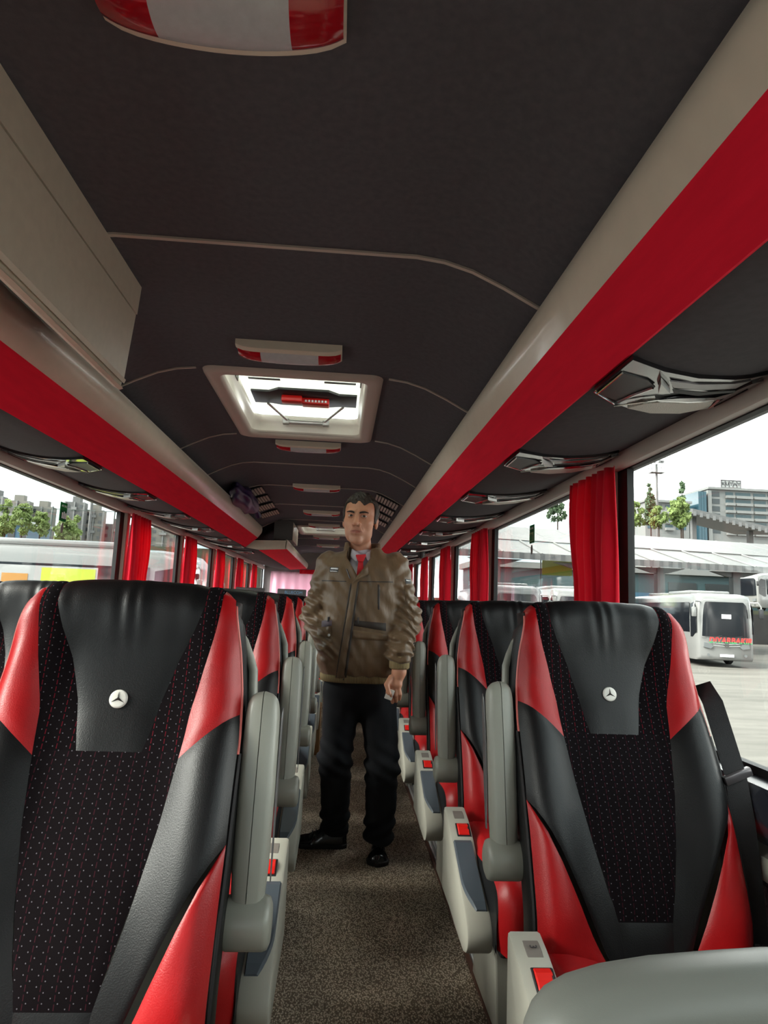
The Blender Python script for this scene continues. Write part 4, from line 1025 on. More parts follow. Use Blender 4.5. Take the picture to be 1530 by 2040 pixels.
def tree(px, py_top, py_bot, D, wpx, kind, lab, slim=False):
    base = W(px, py_bot, Y=D); top = W(px, py_top, Y=D); hgt = top.z-base.z; rad = wpx/2*D/F_PX
    t = empty('tree', (base.x, base.y, GZ), lab, 'tree', 'trees beyond the yard')
    z0 = base.z-GZ; rr_ = random.Random(int(px*7+py_top)); vs_, fs_ = [], []
    ncl = 30 if not slim else 44; cl = []
    for k in range(ncl):
        u = rr_.random(); rw = rad*((1-.8*u)*.8 if slim else math.sin(math.pi*(.18+.78*u))**.7)
        a = rr_.random()*6.28; q = rr_.random()**.5
        cl.append((rw*q*math.cos(a)*.8, rw*q*math.sin(a)*.8, z0+hgt*(.06+.9*u), rad*(.34 if not slim else .34)*(1.1-.5*u)))
    for (x, y, z, r) in cl:
        for k in range(70):
            d = Vector((rr_.gauss(0, 1), rr_.gauss(0, 1), rr_.gauss(0, 1))).normalized(); p = Vector((x, y, z))+d*r*rr_.random()**.4
            s_ = rad*.085*(.6+rr_.random()); e1 = Vector((rr_.gauss(0, 1), rr_.gauss(0, 1), rr_.gauss(0, 1))).normalized(); e2 = e1.cross(d).normalized() if abs(e1.dot(d)) < .95 else Vector((0, 0, 1))
            i0 = len(vs_); vs_ += [p-e1*s_-e2*s_*.6, p+e1*s_-e2*s_*.6, p+e1*s_+e2*s_*.6, p-e1*s_+e2*s_*.6]; fs_.append((i0, i0+1, i0+2, i0+3))
    o = pyd('foliage', vs_, fs_, 'leaf_pale' if kind == 'pale' else 'leaf_dark', t, None); o['kind'] = 'stuff'
    MB().tube([(0, 0, 0), (.05*rad, 0, z0+hgt*.4), (0, .05*rad, z0+hgt*.9)], [rad*.09, rad*.06, rad*.02], 8).build('trunk', 'bark', t)
tree(1243, 960, 1045, 89, 26, 'dark', 'slim pine tree beside the nearest right curtain', True)
tree(1262, 1000, 1048, 86, 50, 'pale', 'low pale green tree between slim pine and lamp mast')
tree(1296, 962, 1046, 89, 40, 'dark', 'pine tree just left of the lamp mast', True)
tree(1312, 1010, 1050, 84, 40, 'pale', 'pale bushy tree at the foot of the lamp mast')
tree(1360, 958, 1052, 86, 40, 'dark', 'tall dark pine left of the lettered building', True)
tree(1356, 990, 1052, 84, 58, 'pale', 'broad pale green tree below the tall dark pine')
tree(1110, 992, 1042, 89, 44, 'dark', 'round tree above the canopy in the second right window')
tree(8, 990, 1066, 55, 46, 'pale', 'pale green tree at the left edge of the frame')
tree(42, 1003, 1062, 53, 46, 'pale', 'pale green tree in front of the cream tower blocks')
tree(78, 1018, 1066, 53, 40, 'pale', 'smaller pale tree right of the blue building')
tree(128, 1030, 1080, 55, 52, 'pale', 'pale green tree under the left exit sign')
tree(148, 1025, 1082, 57, 30, 'pale', 'slender pale tree right of the left exit sign')
tree(470, 1130, 1170, 60, 40, 'dark', 'dark tree seen far down the left windows')

# floodlight mast
b = W(1310, 1060, Y=94); top = W(1314, 925, Y=94)
t = empty('floodlight_mast', (b.x, b.y, GZ), 'tall floodlight mast with railed platform above the canopy', 'mast')
hz = top.z-GZ
MB().tube([(0, 0, 0), (0, 0, hz)], [.30, .16], 10).build('pole', 'canopy_grey', t)
w_ = 1.0; z0, z1 = hz-1.35, hz+.1
MB().box((-w_, -.5, z0-.05), (w_, .5, z0+.05)).build('platform', 'concrete', t, None)
for sx in (-1, 1):
    for sy in (-.5, .5): MB().tube([(sx*w_, sy, z0), (sx*w_, sy, z1)], .045, 6).build('rail_post', 'monitor_grey', t)
for z in (z0+.7, z1):
    for sy in (-.5, .5): MB().tube([(-w_, sy, z), (w_, sy, z)], .04, 6).build('rail', 'monitor_grey', t)
for x_, a in ((-.55, 20), (-.65, -10), (.45, 15), (.75, -15)): MB().box((x_-.24, -.5, z1+.05), (x_+.24, -.2, z1+.42), .03, rot=Matrix.Rotation(R_(a), 3, 'Y')).build('floodlight', 'monitor_grey', t)
t = empty('street_pole', (W(175, 1080, Y=55).x, 55, GZ), 'thin tall pole standing outside the left window', 'pole')
hp = W(176, 993, Y=55).z-GZ; MB().tube([(0, 0, 0), (0, 0, hp)], .12, 8).build('shaft', 'canopy_grey', t); MB().box((-.3, -.1, hp-.05), (.3, .1, hp+.08), .02).build('head', 'canopy_grey', t)

# lettered building on the right (far away)
D = 240.0
def PX(x, y): p = W(x, y, Y=D); return p.x, p.z
def facade(x0, x1, ytop, cols, rows_, pitch, lab, nm='apartment_building', sign=None):
    xo, zt = PX(x0, ytop); x_1, _ = PX(x1, ytop); t = empty(nm, (xo, D, GZ), lab, 'building'); Wd = x_1-xo; Ht = zt-GZ; k_ = D/F_PX
    MB().box((0, 0, 0), (Wd, 22, Ht)).build('wall', 'facade_white', t, None)
    MB().box((-.6, -1.4, Ht), (Wd+.6, 22, Ht+.9)).build('roof_slab', 'facade_white', t, None)
    for r in range(rows_):
        z1 = Ht-pitch*r*k_-.7; z0 = z1-pitch*k_+.9
        for (a, b_, kind) in cols:
            xa_, xb_ = a*Wd, b_*Wd
            MB().box((xa_, -.12, z0), (xb_, .05, z1)).build('window', kind, t, None)
            if kind == 'pane_teal': MB().box((xa_-.2, -1.3, z0-.5), (xb_+.2, 0, z0+.55)).build('balcony', 'facade_white', t, None)
    return t, Wd, Ht
t, Wd, Ht = facade(1410, 1560, 975, [(.05, .15, 'pane_dark'), (.23, .33, 'pane_teal'), (.36, .56, 'pane_teal'), (.60, .76, 'pane_teal'), (.79, .96, 'pane_teal')], 6, 15.5, 'white apartment block with balconies and a lettered rooftop sign')
# stepped glazed wing on the left of it
for k in range(3): MB().box((-3.5-k*.0+k*1.1-1.2, -1.5, 0), (-3.5+k*1.1+1.0-1.2, 18, Ht-1.2)).build('glazed_bay', 'pane_blue', t, None)
MB().box((-.6, -1.0, 0), (.9, 0, Ht-.5)).build('pier', 'facade_white', t, None)
sx0 = PX(1443, 970)[0]-t.location.x; sx1 = PX(1482, 970)[0]-t.location.x; sz = Ht+2.2
MB().box((sx0-1.2, 3, Ht+.9), (sx1+1.2, 12, Ht+1.6)).build('roof_plinth', 'facade_cream', t, None)
for z in (sz-.7, sz+2.2): MB().tube([(sx0-.2, 2, z), (sx1+.2, 2, z)], .22, 6).build('sign_rail', 'ink_dark', t)
for k, ch in enumerate('KUTAY'):
    x = sx0+(sx1-sx0)*(k+.5)/5
    MB().box((x-.72, 1.95, sz-.5), (x+.72, 2.1, sz+2.0)).build('letter_board', 'poster_white', t, None)
    text_mesh('letter', ch, 1.75, .06, 'ink_dark', t, bold=.02, mtx=Matrix.Translation((x, 1.88, sz+.75)) @ Matrix.Rotation(R_(90), 4, 'X'))
for k in range(6): MB().tube([(sx0+(sx1-sx0)*k/5, 2, Ht+.9), (sx0+(sx1-sx0)*k/5, 2, sz+2.2)], .20, 6).build('sign_post', 'ink_dark', t)
facade(1285, 1372, 1000, [(.05, .22, 'pane_blue'), (.28, .38, 'pane_dark'), (.45, .62, 'pane_teal'), (.70, .92, 'pane_blue')], 4, 14, 'lower white apartment block behind the pale trees')
D = 245.0
t = empty('sloping_roof', (W(1460, 1030, Y=110).x, 110, 0), 'grey sloping lattice-edged roof below the lettered building', 'roof')
p0 = W(1380, 1013, Y=110)-t.location; p1 = W(1560, 1056, Y=110)-t.location
V = [p0, p1, p1+Vector((0, 14, 1.5)), p0+Vector((0, 14, 1.5))]; V = V+[v-Vector((0, 0, .9)) for v in V]
pyd('roof_sheet', V, [(0, 1, 2, 3), (7, 6, 5, 4), (0, 4, 5, 1), (1, 5, 6, 2), (2, 6, 7, 3), (3, 7, 4, 0)], 'canopy_grey', t, None)
for k in range(14):
    a = p0.lerp(p1, (k+.3)/14)-Vector((0, .1, .2)); MB().box((a.x-.25, a.y, a.z-1.0), (a.x+.25, a.y+.1, a.z-.2)).build('lattice', 'monitor_grey', t, None)
for f in (.15, .8):
    a = p0.lerp(p1, f); MB().box((a.x-.4, a.y+4, GZ-t.location.z), (a.x+.4, a.y+4.8, a.z-.5)).build('post', 'canopy_grey', t, None)

# tower blocks on the left
def tower(x0, x1, ytop, D_, m, lab):
    a = W(x0, ytop, Y=D_); b = W(x1, ytop, Y=D_); t = empty('tower_block', (a.x, D_, GZ), lab, 'building', 'distant tower blocks'); Wd = b.x-a.x; Ht = a.z-GZ
    MB().box((0, 0, 0), (Wd*.97, 4, Ht)).build('wall', m, t, None); MB().box((Wd*.3, 1, Ht), (Wd*.7, 3.5, Ht+2.2)).build('lift_house', m, t, None)
    q = MB(); fl = 3.0; nfl = int(Ht/fl)-1; nc = max(3, int(Wd/2.6))
    for r in range(nfl):
        for c_ in range(nc):
            x = Wd*(c_+.5)/nc; z = Ht-1.0-fl*r; q.box((x-.55, -.06, z-1.3), (x+.55, .02, z))
    q.build('windows', 'pane_dark', t, None)['kind'] = 'stuff'
    for c_ in (0, .5, 1): MB().box((Wd*c_-.25, -.5, 0), (Wd*c_+.25, 0, Ht)).build('pier', 'facade_white', t, None)
    for r in range(0, nfl, 2): MB().box((Wd*.36, -.8, Ht-3.0-fl*r), (Wd*.64, 0, Ht-2.0-fl*r)).build('balcony', 'facade_white', t, None)
tower(-26, 6, 987, 230, 'facade_grey', 'grey tower block cut by the left edge of the frame')
tower(11, 59, 996, 240, 'facade_cream', 'cream tower block behind the leftmost trees')
tower(62, 106, 1008, 245, 'facade_cream', 'shorter cream tower left of the exit sign')
tower(131, 169, 999, 250, 'facade_grey', 'tall grey tower block right of the exit sign')
tower(170, 207, 1015, 255, 'facade_cream', 'cream tower block with pole in front')
tower(207, 262, 1043, 260, 'facade_grey', 'low grey tower block next to the first left curtain')
tower(300, 352, 1050, 260, 'facade_cream', 'cream block seen between first and second left curtains')
tower(-150, -60, 1010, 250, 'facade_cream', 'cream tower block outside the frame at left')
a = W(-20, 1040, Y=64); b = W(46, 1066, Y=64)
t = empty('blue_building', (a.x, 64, GZ), 'low pale blue building behind the left trees', 'building')
MB().box((0, 0, 0), (b.x-a.x, 6, a.z-GZ)).build('wall', 'blue_paint', t, None); MB().prism([(-.5, a.z-GZ), (b.x-a.x+.5, a.z-GZ), (b.x-a.x-1, a.z-GZ+.9), (1, a.z-GZ+.9)], -.4, 6.4, 'Y').build('roof', 'facade_white', t, None)
for k in range(3): MB().box((.7+k*1.1, -.06, a.z-GZ-1.5), (1.3+k*1.1, .02, a.z-GZ-.5)).build('window', 'pane_dark', t, None)
a = W(-100, 1070, Y=50)
t = MB().box((-60, 50, GZ), (-6, 50.6, a.z)).build('boundary_wall', 'hedge', None, None); tag(t, 'long mottled boundary wall behind the white coach at left', 'wall')
t = empty('wire_fence', (-30, 49.6, GZ), 'thin green fence posts with rails along the left boundary wall', 'fence')
for k in range(9): MB().tube([(-14+k*4.5, 0, 0), (-14+k*4.5, 0, a.z-GZ+2.6)], .04, 6).build('post', 'fence_green', t)
for z in (2.4,): MB().tube([(-14, 0, a.z-GZ+z), (22, 0, a.z-GZ+z)], .02, 5).build('rail', 'fence_green', t)
t = empty('yellow_banner', (W(1110, 1130, Y=46).x, 46, GZ), 'yellow-green banner hanging under the canopy beside the right curtain', 'banner')
hb = W(1110, 1116, Y=46).z-GZ; MB().box((-1.1, 0, hb-1.1), (1.1, .04, hb), .01).build('cloth', 'yellow_print', t, None); MB().tube([(-1.2, 0, 0), (-1.2, 0, hb+.1)], .05, 6).build('post', 'canopy_grey', t); MB().tube([(1.2, 0, 0), (1.2, 0, hb+.1)], .05, 6).build('post', 'canopy_grey', t)
# ================================================================== THE MAN (distance-field body, clothes cut from it)
def surface_net(fn, lo, hi, h):
    lo = np.array(lo, float); n = np.ceil((np.array(hi)-lo)/h).astype(int)+1
    ax = [lo[i]+h*np.arange(n[i]) for i in range(3)]
    vals = np.empty(tuple(n), np.float32); step = max(1, int(600000/(n[1]*n[2])))
    for i in range(0, n[0], step):
        g = np.meshgrid(ax[0][i:i+step], ax[1], ax[2], indexing='ij'); vals[i:i+step] = fn(g[0], g[1], g[2])
    ins = vals < 0
    c = np.zeros(tuple(n-1), np.int8)
    for a in (0, 1):
        for b_ in (0, 1):
            for d in (0, 1): c += ins[a:n[0]-1+a, b_:n[1]-1+b_, d:n[2]-1+d]
    cells = np.argwhere((c > 0) & (c < 8)); idx = -np.ones(tuple(n-1), np.int64); idx[tuple(cells.T)] = np.arange(len(cells))
    acc = np.zeros((len(cells), 3)); cnt = np.zeros(len(cells))
    corners = [(a, b_, d) for a in (0, 1) for b_ in (0, 1) for d in (0, 1)]
    cv = {k: vals[cells[:, 0]+k[0], cells[:, 1]+k[1], cells[:, 2]+k[2]] for k in corners}
    for p in corners:
        for q in range(3):
            if p[q] == 0:
                r = list(p); r[q] = 1; r = tuple(r); a, b_ = cv[p], cv[r]; m_ = (a < 0) != (b_ < 0)
                t_ = np.where(m_, a/(a-b_+1e-12), 0); pt = np.tile(np.array(p, float), (len(cells), 1)); pt[:, q] += t_
                acc[m_] += pt[m_]; cnt[m_] += 1
    vs_ = lo+h*(cells+acc/np.maximum(cnt, 1)[:, None])
    faces = []
    for q in range(3):
        u, v = (q+1) % 3, (q+2) % 3; sl0 = [slice(None)]*3; sl1 = [slice(None)]*3; sl0[q] = slice(0, -1); sl1[q] = slice(1, None)
        e0, e1 = ins[tuple(sl0)], ins[tuple(sl1)]; ed = np.argwhere(e0 != e1)
        ok = (ed[:, u] > 0) & (ed[:, v] > 0) & (ed[:, u] < n[u]-1) & (ed[:, v] < n[v]-1); ed = ed[ok]
        def cell(du, dv):
            k = ed.copy(); k[:, u] += du; k[:, v] += dv; return idx[k[:, 0], k[:, 1], k[:, 2]]
        quad = np.stack([cell(-1, -1), cell(0, -1), cell(0, 0), cell(-1, 0)], 1); fl = e0[ed[:, 0], ed[:, 1], ed[:, 2]]
        quad[~fl] = quad[~fl][:, ::-1]; faces.append(quad)
    return vs_, np.concatenate(faces)
def net(name, fn, lo, hi, h, m, parent, extra=None):
    v, f = surface_net(fn, lo, hi, h)
    if extra:
        for v2, f2 in extra: f = np.concatenate([f, f2+len(v)]); v = np.concatenate([v, v2])
    me = bpy.data.meshes.new(name); me.from_pydata(v.tolist(), [], f.tolist()); me.update()
    return link(name, me, m, parent, 180)
def smin(a, b, k): h = np.clip(.5+.5*(b-a)/k, 0, 1); return b+(a-b)*h-k*h*(1-h)
def smax(a, b, k): return -smin(-a, -b, k)
def ell(x, y, z, c, r):
    k0 = np.sqrt(((x-c[0])/r[0])**2+((y-c[1])/r[1])**2+((z-c[2])/r[2])**2); k1 = np.sqrt(((x-c[0])/r[0]**2)**2+((y-c[1])/r[1]**2)**2+((z-c[2])/r[2]**2)**2)
    return k0*(k0-1)/(k1+1e-9)
def cap(x, y, z, a, b, ra, rb):
    a = np.array(a, float); b = np.array(b, float); d = b-a; L2 = d@d
    t = np.clip(((x-a[0])*d[0]+(y-a[1])*d[1]+(z-a[2])*d[2])/L2, 0, 1)
    return np.sqrt((x-a[0]-t*d[0])**2+(y-a[1]-t*d[1])**2+(z-a[2]-t*d[2])**2)-(ra+(rb-ra)*t)
# skin, cloth materials
def skin_mat():
    m = mat('skin', C(196, 140, 112), .48, var=.08, vscale=30, bump=.08, bscale=300); b = m.node_tree.nodes['Principled BSDF']
    b.inputs['Subsurface Weight'].default_value = .12; b.inputs['Subsurface Radius'].default_value = (.01, .004, .002); b.inputs['Subsurface Scale'].default_value = .4
skin_mat()
mat('stubble', C(150, 112, 94), .6); mat('lip', C(150, 88, 78), .5); mat('hair', C(46, 38, 34), .6, var=.5, vscale=50, bump=.9, bscale=150, stretch=(1, 1, .35)); mat('brow', C(30, 23, 21), .8)
mat('eye_white', C(215, 205, 198), .25); mat('iris', C(34, 22, 16), .1, coat=.6)
mat('jacket', C(104, 82, 58), .46, var=.12, vscale=10, bump=.35, bscale=60, spec=.4, sheen=.15, stretch=(1, 1, .5)); mat('jacket_rib', C(140, 124, 92), .9, bump=.8, bscale=1, spec=.1); mat('jacket_dark', C(46, 38, 32), .6); mat('jacket_mauve', C(104, 94, 104), .7)
mat('shirt', C(206, 204, 214), .75); mat('tie', C(206, 26, 38), .6, bump=.2, bscale=300); mat('trousers', C(28, 29, 33), .85, var=.2, vscale=12, bump=.3, bscale=300, spec=.2); mat('shoe', C(22, 22, 25), .22, coat=.3, bump=.1, bscale=80); mat('sole', C(18, 17, 17), .7); mat('paper', C(225, 222, 215), .7)
for n_ in MATS['jacket'].node_tree.nodes:
    if n_.type == 'BUMP': n_.inputs['Distance'].default_value = .012; n_.inputs['Strength'].default_value = .55
    if n_.type == 'TEX_NOISE' and n_.inputs['Scale'].default_value > 30: n_.inputs['Scale'].default_value = 26; n_.inputs['Detail'].default_value = 2.5
# ribbed knit: fine vertical ribs
m = MATS['jacket_rib']; nt = m.node_tree; b = nt.nodes['Principled BSDF']; w_ = nt.nodes.new('ShaderNodeTexWave'); w_.inputs['Scale'].default_value = 55; tcn = nt.nodes.new('ShaderNodeTexCoord'); nt.links.new(tcn.outputs['Object'], w_.inputs['Vector'])
bpn = nt.nodes.new('ShaderNodeBump'); bpn.inputs['Strength'].default_value = .7; bpn.inputs['Distance'].default_value = .003; nt.links.new(w_.outputs['Color'], bpn.inputs['Height']); nt.links.new(bpn.outputs[0], b.inputs['Normal'])

MB_Y = 3.13
base = W(716, 1690, Z=0); man = empty('person', (.10, 3.14, 0), 'man in brown bomber jacket, red tie and black trousers standing in the aisle', 'person')
O = np.array(man.location)
def J(px, py, Y): p = W(px, py, Y=Y); return np.array([p.x, p.y, p.z])-O
neck = J(722, 1100, 3.16); headc = J(717, 1037, 3.11); hipL, hipR = J(683, 1375, 3.16), J(752, 1378, 3.15)
shL, shR = J(657, 1122, 3.17), J(788, 1124, 3.15); elL, elR = J(629, 1226, 3.20), J(809, 1232, 3.13); wrL, wrR = J(655, 1298, 3.04), J(795, 1338, 3.00)
knL, knR = J(668, 1512, 3.10), J(762, 1530, 3.06); anL, anR = J(668, 1640, 3.24), J(755, 1652, 3.12)
# ---- head: local frame, turned a little to the viewer's left
HS = 1.0; hrot = R_(-11); ca, sa = math.cos(hrot), math.sin(hrot); tilt = R_(-2)
def hl(x, y, z):
    x, y, z = x-headc[0], y-headc[1], z-headc[2]
    X = ca*x+sa*y; Y = -sa*x+ca*y
    ct, st = math.cos(tilt), math.sin(tilt); X, z = ct*X+st*z, -st*X+ct*z
    return X/HS, Y/HS, z/HS
def h2b(p):                                                # head frame to body frame
    X, Y, Z = (v*HS for v in p); ct, st = math.cos(tilt), math.sin(tilt); X, Z = ct*X-st*Z, st*X+ct*Z
    return np.array([ca*X-sa*Y+headc[0], sa*X+ca*Y+headc[1], Z+headc[2]])
EYE = (.031, -.074, .012)
def head_sdf(x, y, z):
    X, Y, Z = hl(x, y, z); A = np.abs(X)
    d = ell(X, Y, Z, (0, .018, .040), (.077, .096, .086))
    d = smin(d, ell(X, Y, Z, (0, -.018, -.030), (.0605, .074, .091)), .03)
    d = smin(d, ell(A, Y, Z, (.043, -.040, -.016), (.024, .033, .028)), .025)            # cheekbones
    d = smin(d, ell(A, Y, Z, (.041, -.004, -.066), (.017, .034, .030)), .03)              # jaw corners
    d = smin(d, ell(X, Y, Z, (0, -.066, -.102), (.027, .022, .020)), .022)                # chin
    d = smin(d, cap(A, Y, Z, (.010, -.084, .030), (.044, -.070, .032), .0105, .009), .014)  # brow ridge
    d = smax(d, -ell(A, Y, Z, (.031, -.098, .009), (.020, .018, .012)), .009)             # sockets
    d = smin(d, cap(X, Y, Z, (0, -.088, .018), (0, -.111, -.026), .0085, .0130), .008)    # nose
    d = smin(d, ell(A, Y, Z, (.0130, -.094, -.030), (.0100, .012, .0090)), .006)
    d = smax(d, -ell(A, Y, Z, (.0075, -.101, -.0375), (.0035, .005, .003)), .003)
    d = smin(d, ell(X, Y, Z, (0, -.078, -.058), (.030, .014, .020)), .014)                # muzzle
    d = smin(d, cap(A, Y, Z, (0, -.0905, -.0565), (.022, -.080, -.0600), .0048, .0030), .005)
    d = smin(d, cap(A, Y, Z, (0, -.0895, -.0690), (.019, -.080, -.0665), .0058, .0035), .005)
    d = smax(d, -cap(A, Y, Z, (0, -.0965, -.0625), (.026, -.083, -.0640), .0016, .0012), .002)   # mouth line
    d = smax(d, -cap(A, Y, Z, (.020, -.094, -.030), (.032, -.082, -.056), .0012, .001), .006)      # folds beside the mouth
    # eyelids around the eyeballs
    ex, ey, ez = A-EYE[0], Y-EYE[1], Z-EYE[2]
    lid = np.sqrt(ex**2+ey**2+ez**2)-.0150; slit = np.maximum(np.abs(ez+.0008)-.0036*np.clip(1-(ex/.0150)**2, 0, 1), ey+.001)
    d = smin(d, np.maximum(lid, -slit), .003)
    d = smax(d, -np.maximum(np.sqrt(ex**2+ey**2+ez**2)-.0132, ey), .001)
    # ears
    e = ell(A, Y, Z, (.078, .018, -.004), (.0095, .020, .033)); e = smax(e, -ell(A, Y, Z, (.088, .012, .002), (.008, .010, .018)), .005)
    d = smin(d, e, .008)
    # neck down into the collar
    nk = cap(x, y, z, h2b((0, .034, -.05)), neck+np.array([0, .030, -.06]), .047, .056)
    return smin(d, nk, .016)
def torso_core(x, y, z):
    d = cap(x, y, z, neck+np.array([0, .02, -.08]), (hipL+hipR)/2+np.array([0, .02, .0]), .080, .095)
    d = smin(d, cap(x, y, z, shL+np.array([.02, 0, -.04]), shR+np.array([-.02, 0, -.04]), .035, .035), .03)
    for a, b, c_, in ((shR+np.array([-.02, 0, -.04]), elR, wrR), (shL+np.array([.02, 0, -.04]), elL, elL*.6+wrL*.4)):
        d = smin(d, cap(x, y, z, a, b, .035, .035), .02); d = smin(d, cap(x, y, z, b, c_, .035, .029), .02)
    for a, b, c_ in ((hipL, knL, anL), (hipR, knR, anR)):
        d = smin(d, cap(x, y, z, a, b, .070, .050), .04); d = smin(d, cap(x, y, z, b, c_, .050, .036), .02)
    return d
# right-image hand hanging down, holding a small white paper
hw = wrR; kn = J(787, 1366, 3.00)
def hand_pts():
    f = []
    for (sx, sy, mx_, my_, tx, ty, r) in ((775, 1366, 772, 1380, 777, 1392, .0090), (781, 1369, 779, 1386, 782, 1399, .0095), (788, 1370, 789, 1386, 789, 1397, .0095), (794, 1368, 797, 1383, 796, 1393, .0088)):
        f.append((J(sx, sy, 2.985), J(mx_, my_, 2.975), J(tx, ty, 2.995), r))
    return f
FING = hand_pts()
def hand_sdf(x, y, z):
    d = cap(x, y, z, wrR+np.array([0, 0, .08]), wrR, .033, .029)
    d = smin(d, cap(x, y, z, wrR, kn, .029, .026), .02)
    d = smin(d, cap(x, y, z, FING[0][0]+np.array([0, 0, .006]), FING[3][0]+np.array([0, 0, .006]), .0145, .0135), .016)
    for a, b, c_, r in FING:
        f = np.minimum(cap(x, y, z, a, b, r*1.08, r), cap(x, y, z, b, c_, r, r*.82)); d = smin(d, f, .0045)
    th = np.minimum(cap(x, y, z, J(779, 1350, 2.985), J(770, 1364, 2.965), .0135, .0115), cap(x, y, z, J(770, 1364, 2.965), J(775, 1381, 2.960), .0115, .0090))
    return smin(d, th, .008)
ev = []
lo = headc+np.array([-.12, -.14, -.26]); hi = headc+np.array([.12, .15, .15])
vh, fh = surface_net(head_sdf, lo, hi, .0021)
lo = np.min([wrR, kn, FING[1][2]], axis=0)-.05; hi = np.max([wrR+np.array([0, 0, .09]), kn, FING[3][0]], axis=0)+.05
vg, fg = surface_net(hand_sdf, lo, hi, .0022)
body = net('body', torso_core, (-.42, -.30, .02), (.40, .30, 1.50), .014, 'skin', man, [(vh, fh), (vg, fg)])
body['label'] = 'skin of face, neck and hand'
# lips and beard shadow: colour of the skin itself, placed by position on the head
m = MATS['skin']; nt = m.node_tree; bs = nt.nodes['Principled BSDF']; tcn = nt.nodes.new('ShaderNodeTexCoord')
def blob(c, r, soft):
    mp_ = nt.nodes.new('ShaderNodeVectorMath'); mp_.operation = 'SUBTRACT'; mp_.inputs[1].default_value = tuple(c); nt.links.new(tcn.outputs['Object'], mp_.inputs[0])
    sc = nt.nodes.new('ShaderNodeVectorMath'); sc.operation = 'DIVIDE'; sc.inputs[1].default_value = r; nt.links.new(mp_.outputs[0], sc.inputs[0])
    ln = nt.nodes.new('ShaderNodeVectorMath'); ln.operation = 'LENGTH'; nt.links.new(sc.outputs[0], ln.inputs[0])
    mr = nt.nodes.new('ShaderNodeMapRange'); mr.inputs[1].default_value = 1-soft; mr.inputs[2].default_value = 1+soft; mr.inputs[3].default_value = 1; mr.inputs[4].default_value = 0; nt.links.new(ln.outputs['Value'], mr.inputs[0]); return mr.outputs[0]
src = bs.inputs['Base Color'].links[0].from_socket
for c_, r_, so, colr, amt in ((h2b((0, -.055, -.085)), (.060, .075, .048), .35, C(142, 106, 90), .38), (h2b((0, -.086, -.0625)), (.024, .02, .0085), .25, C(150, 84, 74), .8)):
    f_ = blob(c_, r_, so); mu = nt.nodes.new('ShaderNodeMath'); mu.operation = 'MULTIPLY'; mu.inputs[1].default_value = amt; nt.links.new(f_, mu.inputs[0])
    mx = nt.nodes.new('ShaderNodeMix'); mx.data_type = 'RGBA'; mx.inputs[7].default_value = colr; nt.links.new(mu.outputs[0], mx.inputs[0]); nt.links.new(src, mx.inputs[6]); src = mx.outputs[2]
nt.links.new(src, bs.inputs['Base Color'])
# eyes, brows, lips
for sx in (-1, 1):
    c0 = h2b((sx*EYE[0], EYE[1], EYE[2])); fw = h2b((sx*EYE[0]+.0045, EYE[1]-.02, EYE[2]-.001))-c0; q = Vector(fw).to_track_quat('Z', 'Y').to_matrix().to_4x4()
    mt = Matrix.Translation(c0) @ q
    e = MB().lathe([(.0002, -.0125)]+[(.0127*math.sin(R_(a)), -.0127*math.cos(R_(a))) for a in range(15, 180, 15)]+[(.0002, .0127)], 20, mt).build('eye', 'eye_white', body, 180)
    MB().lathe([(.0066, .0109), (.0055, .0119), (.0025, .0129), (.0002, .0131)], 18, mt).build('iris', 'iris', body, 180)
    rows = []
    for k in range(9):
        u = k/8; x = sx*(.012+.040*u); zz = .0255+.0050*math.sin(math.pi*min(1, u*.85))+.001*u; hh = .0062*(1-.5*u)*(.75+.25*math.sin(math.pi*u)) ; yy = -.0965+.0215*u**1.6
        rows.append([h2b((x, yy+.004, zz-hh)), h2b((x, yy-.002, zz-hh*.6)), h2b((x, yy-.002, zz+hh*.6)), h2b((x, yy+.005, zz+hh))])
    MB().grid([[Vector(p) for p in r] for r in rows]).build('eyebrow', 'brow', body, 180)
# hair: shell over the cranium with a hairline
def hair_sdf(x, y, z):
    X, Y, Z = hl(x, y, z); A = np.abs(X)
    n_ = .0035*np.sin(X*160+Y*60)*np.sin(Z*120+Y*90)+.0025*np.sin(X*310+Z*80)*np.sin(Y*260)
    d = ell(X, Y, Z, (0, .022, .044), (.085, .102, .096))-n_
    side = ell(A, Y, Z, (.070, .012, .010), (.014, .030, .042)); d = smin(d, side-n_*.5, .012)
    hairline = .082-.012*np.sin(A*55)-.10*np.clip(A-.045, 0, 1)*1.2+.006*np.sin(X*140+1)       # fringe edge height at the front
    front = np.maximum(Z-hairline, -1)*-1
    cut = np.where(Y < -.012-.35*np.clip(A-.05, 0, .04), (hairline-Z), -1.0)                     # remove the face side
    d = smax(d, cut*.9, .006)
    low = np.where(Y > -.012, (-.012-.055*np.clip((Y-.01)/.08, 0, 1))-Z, -1.0); d = np.maximum(d, low)
    d = smax(d, -ell(A, Y, Z, (.088, .016, -.010), (.016, .017, .030)), .004)
    return d
net('hair', hair_sdf, headc+np.array([-.13, -.13, -.09]), headc+np.array([.13, .16, .17]), .0026, 'hair', man)
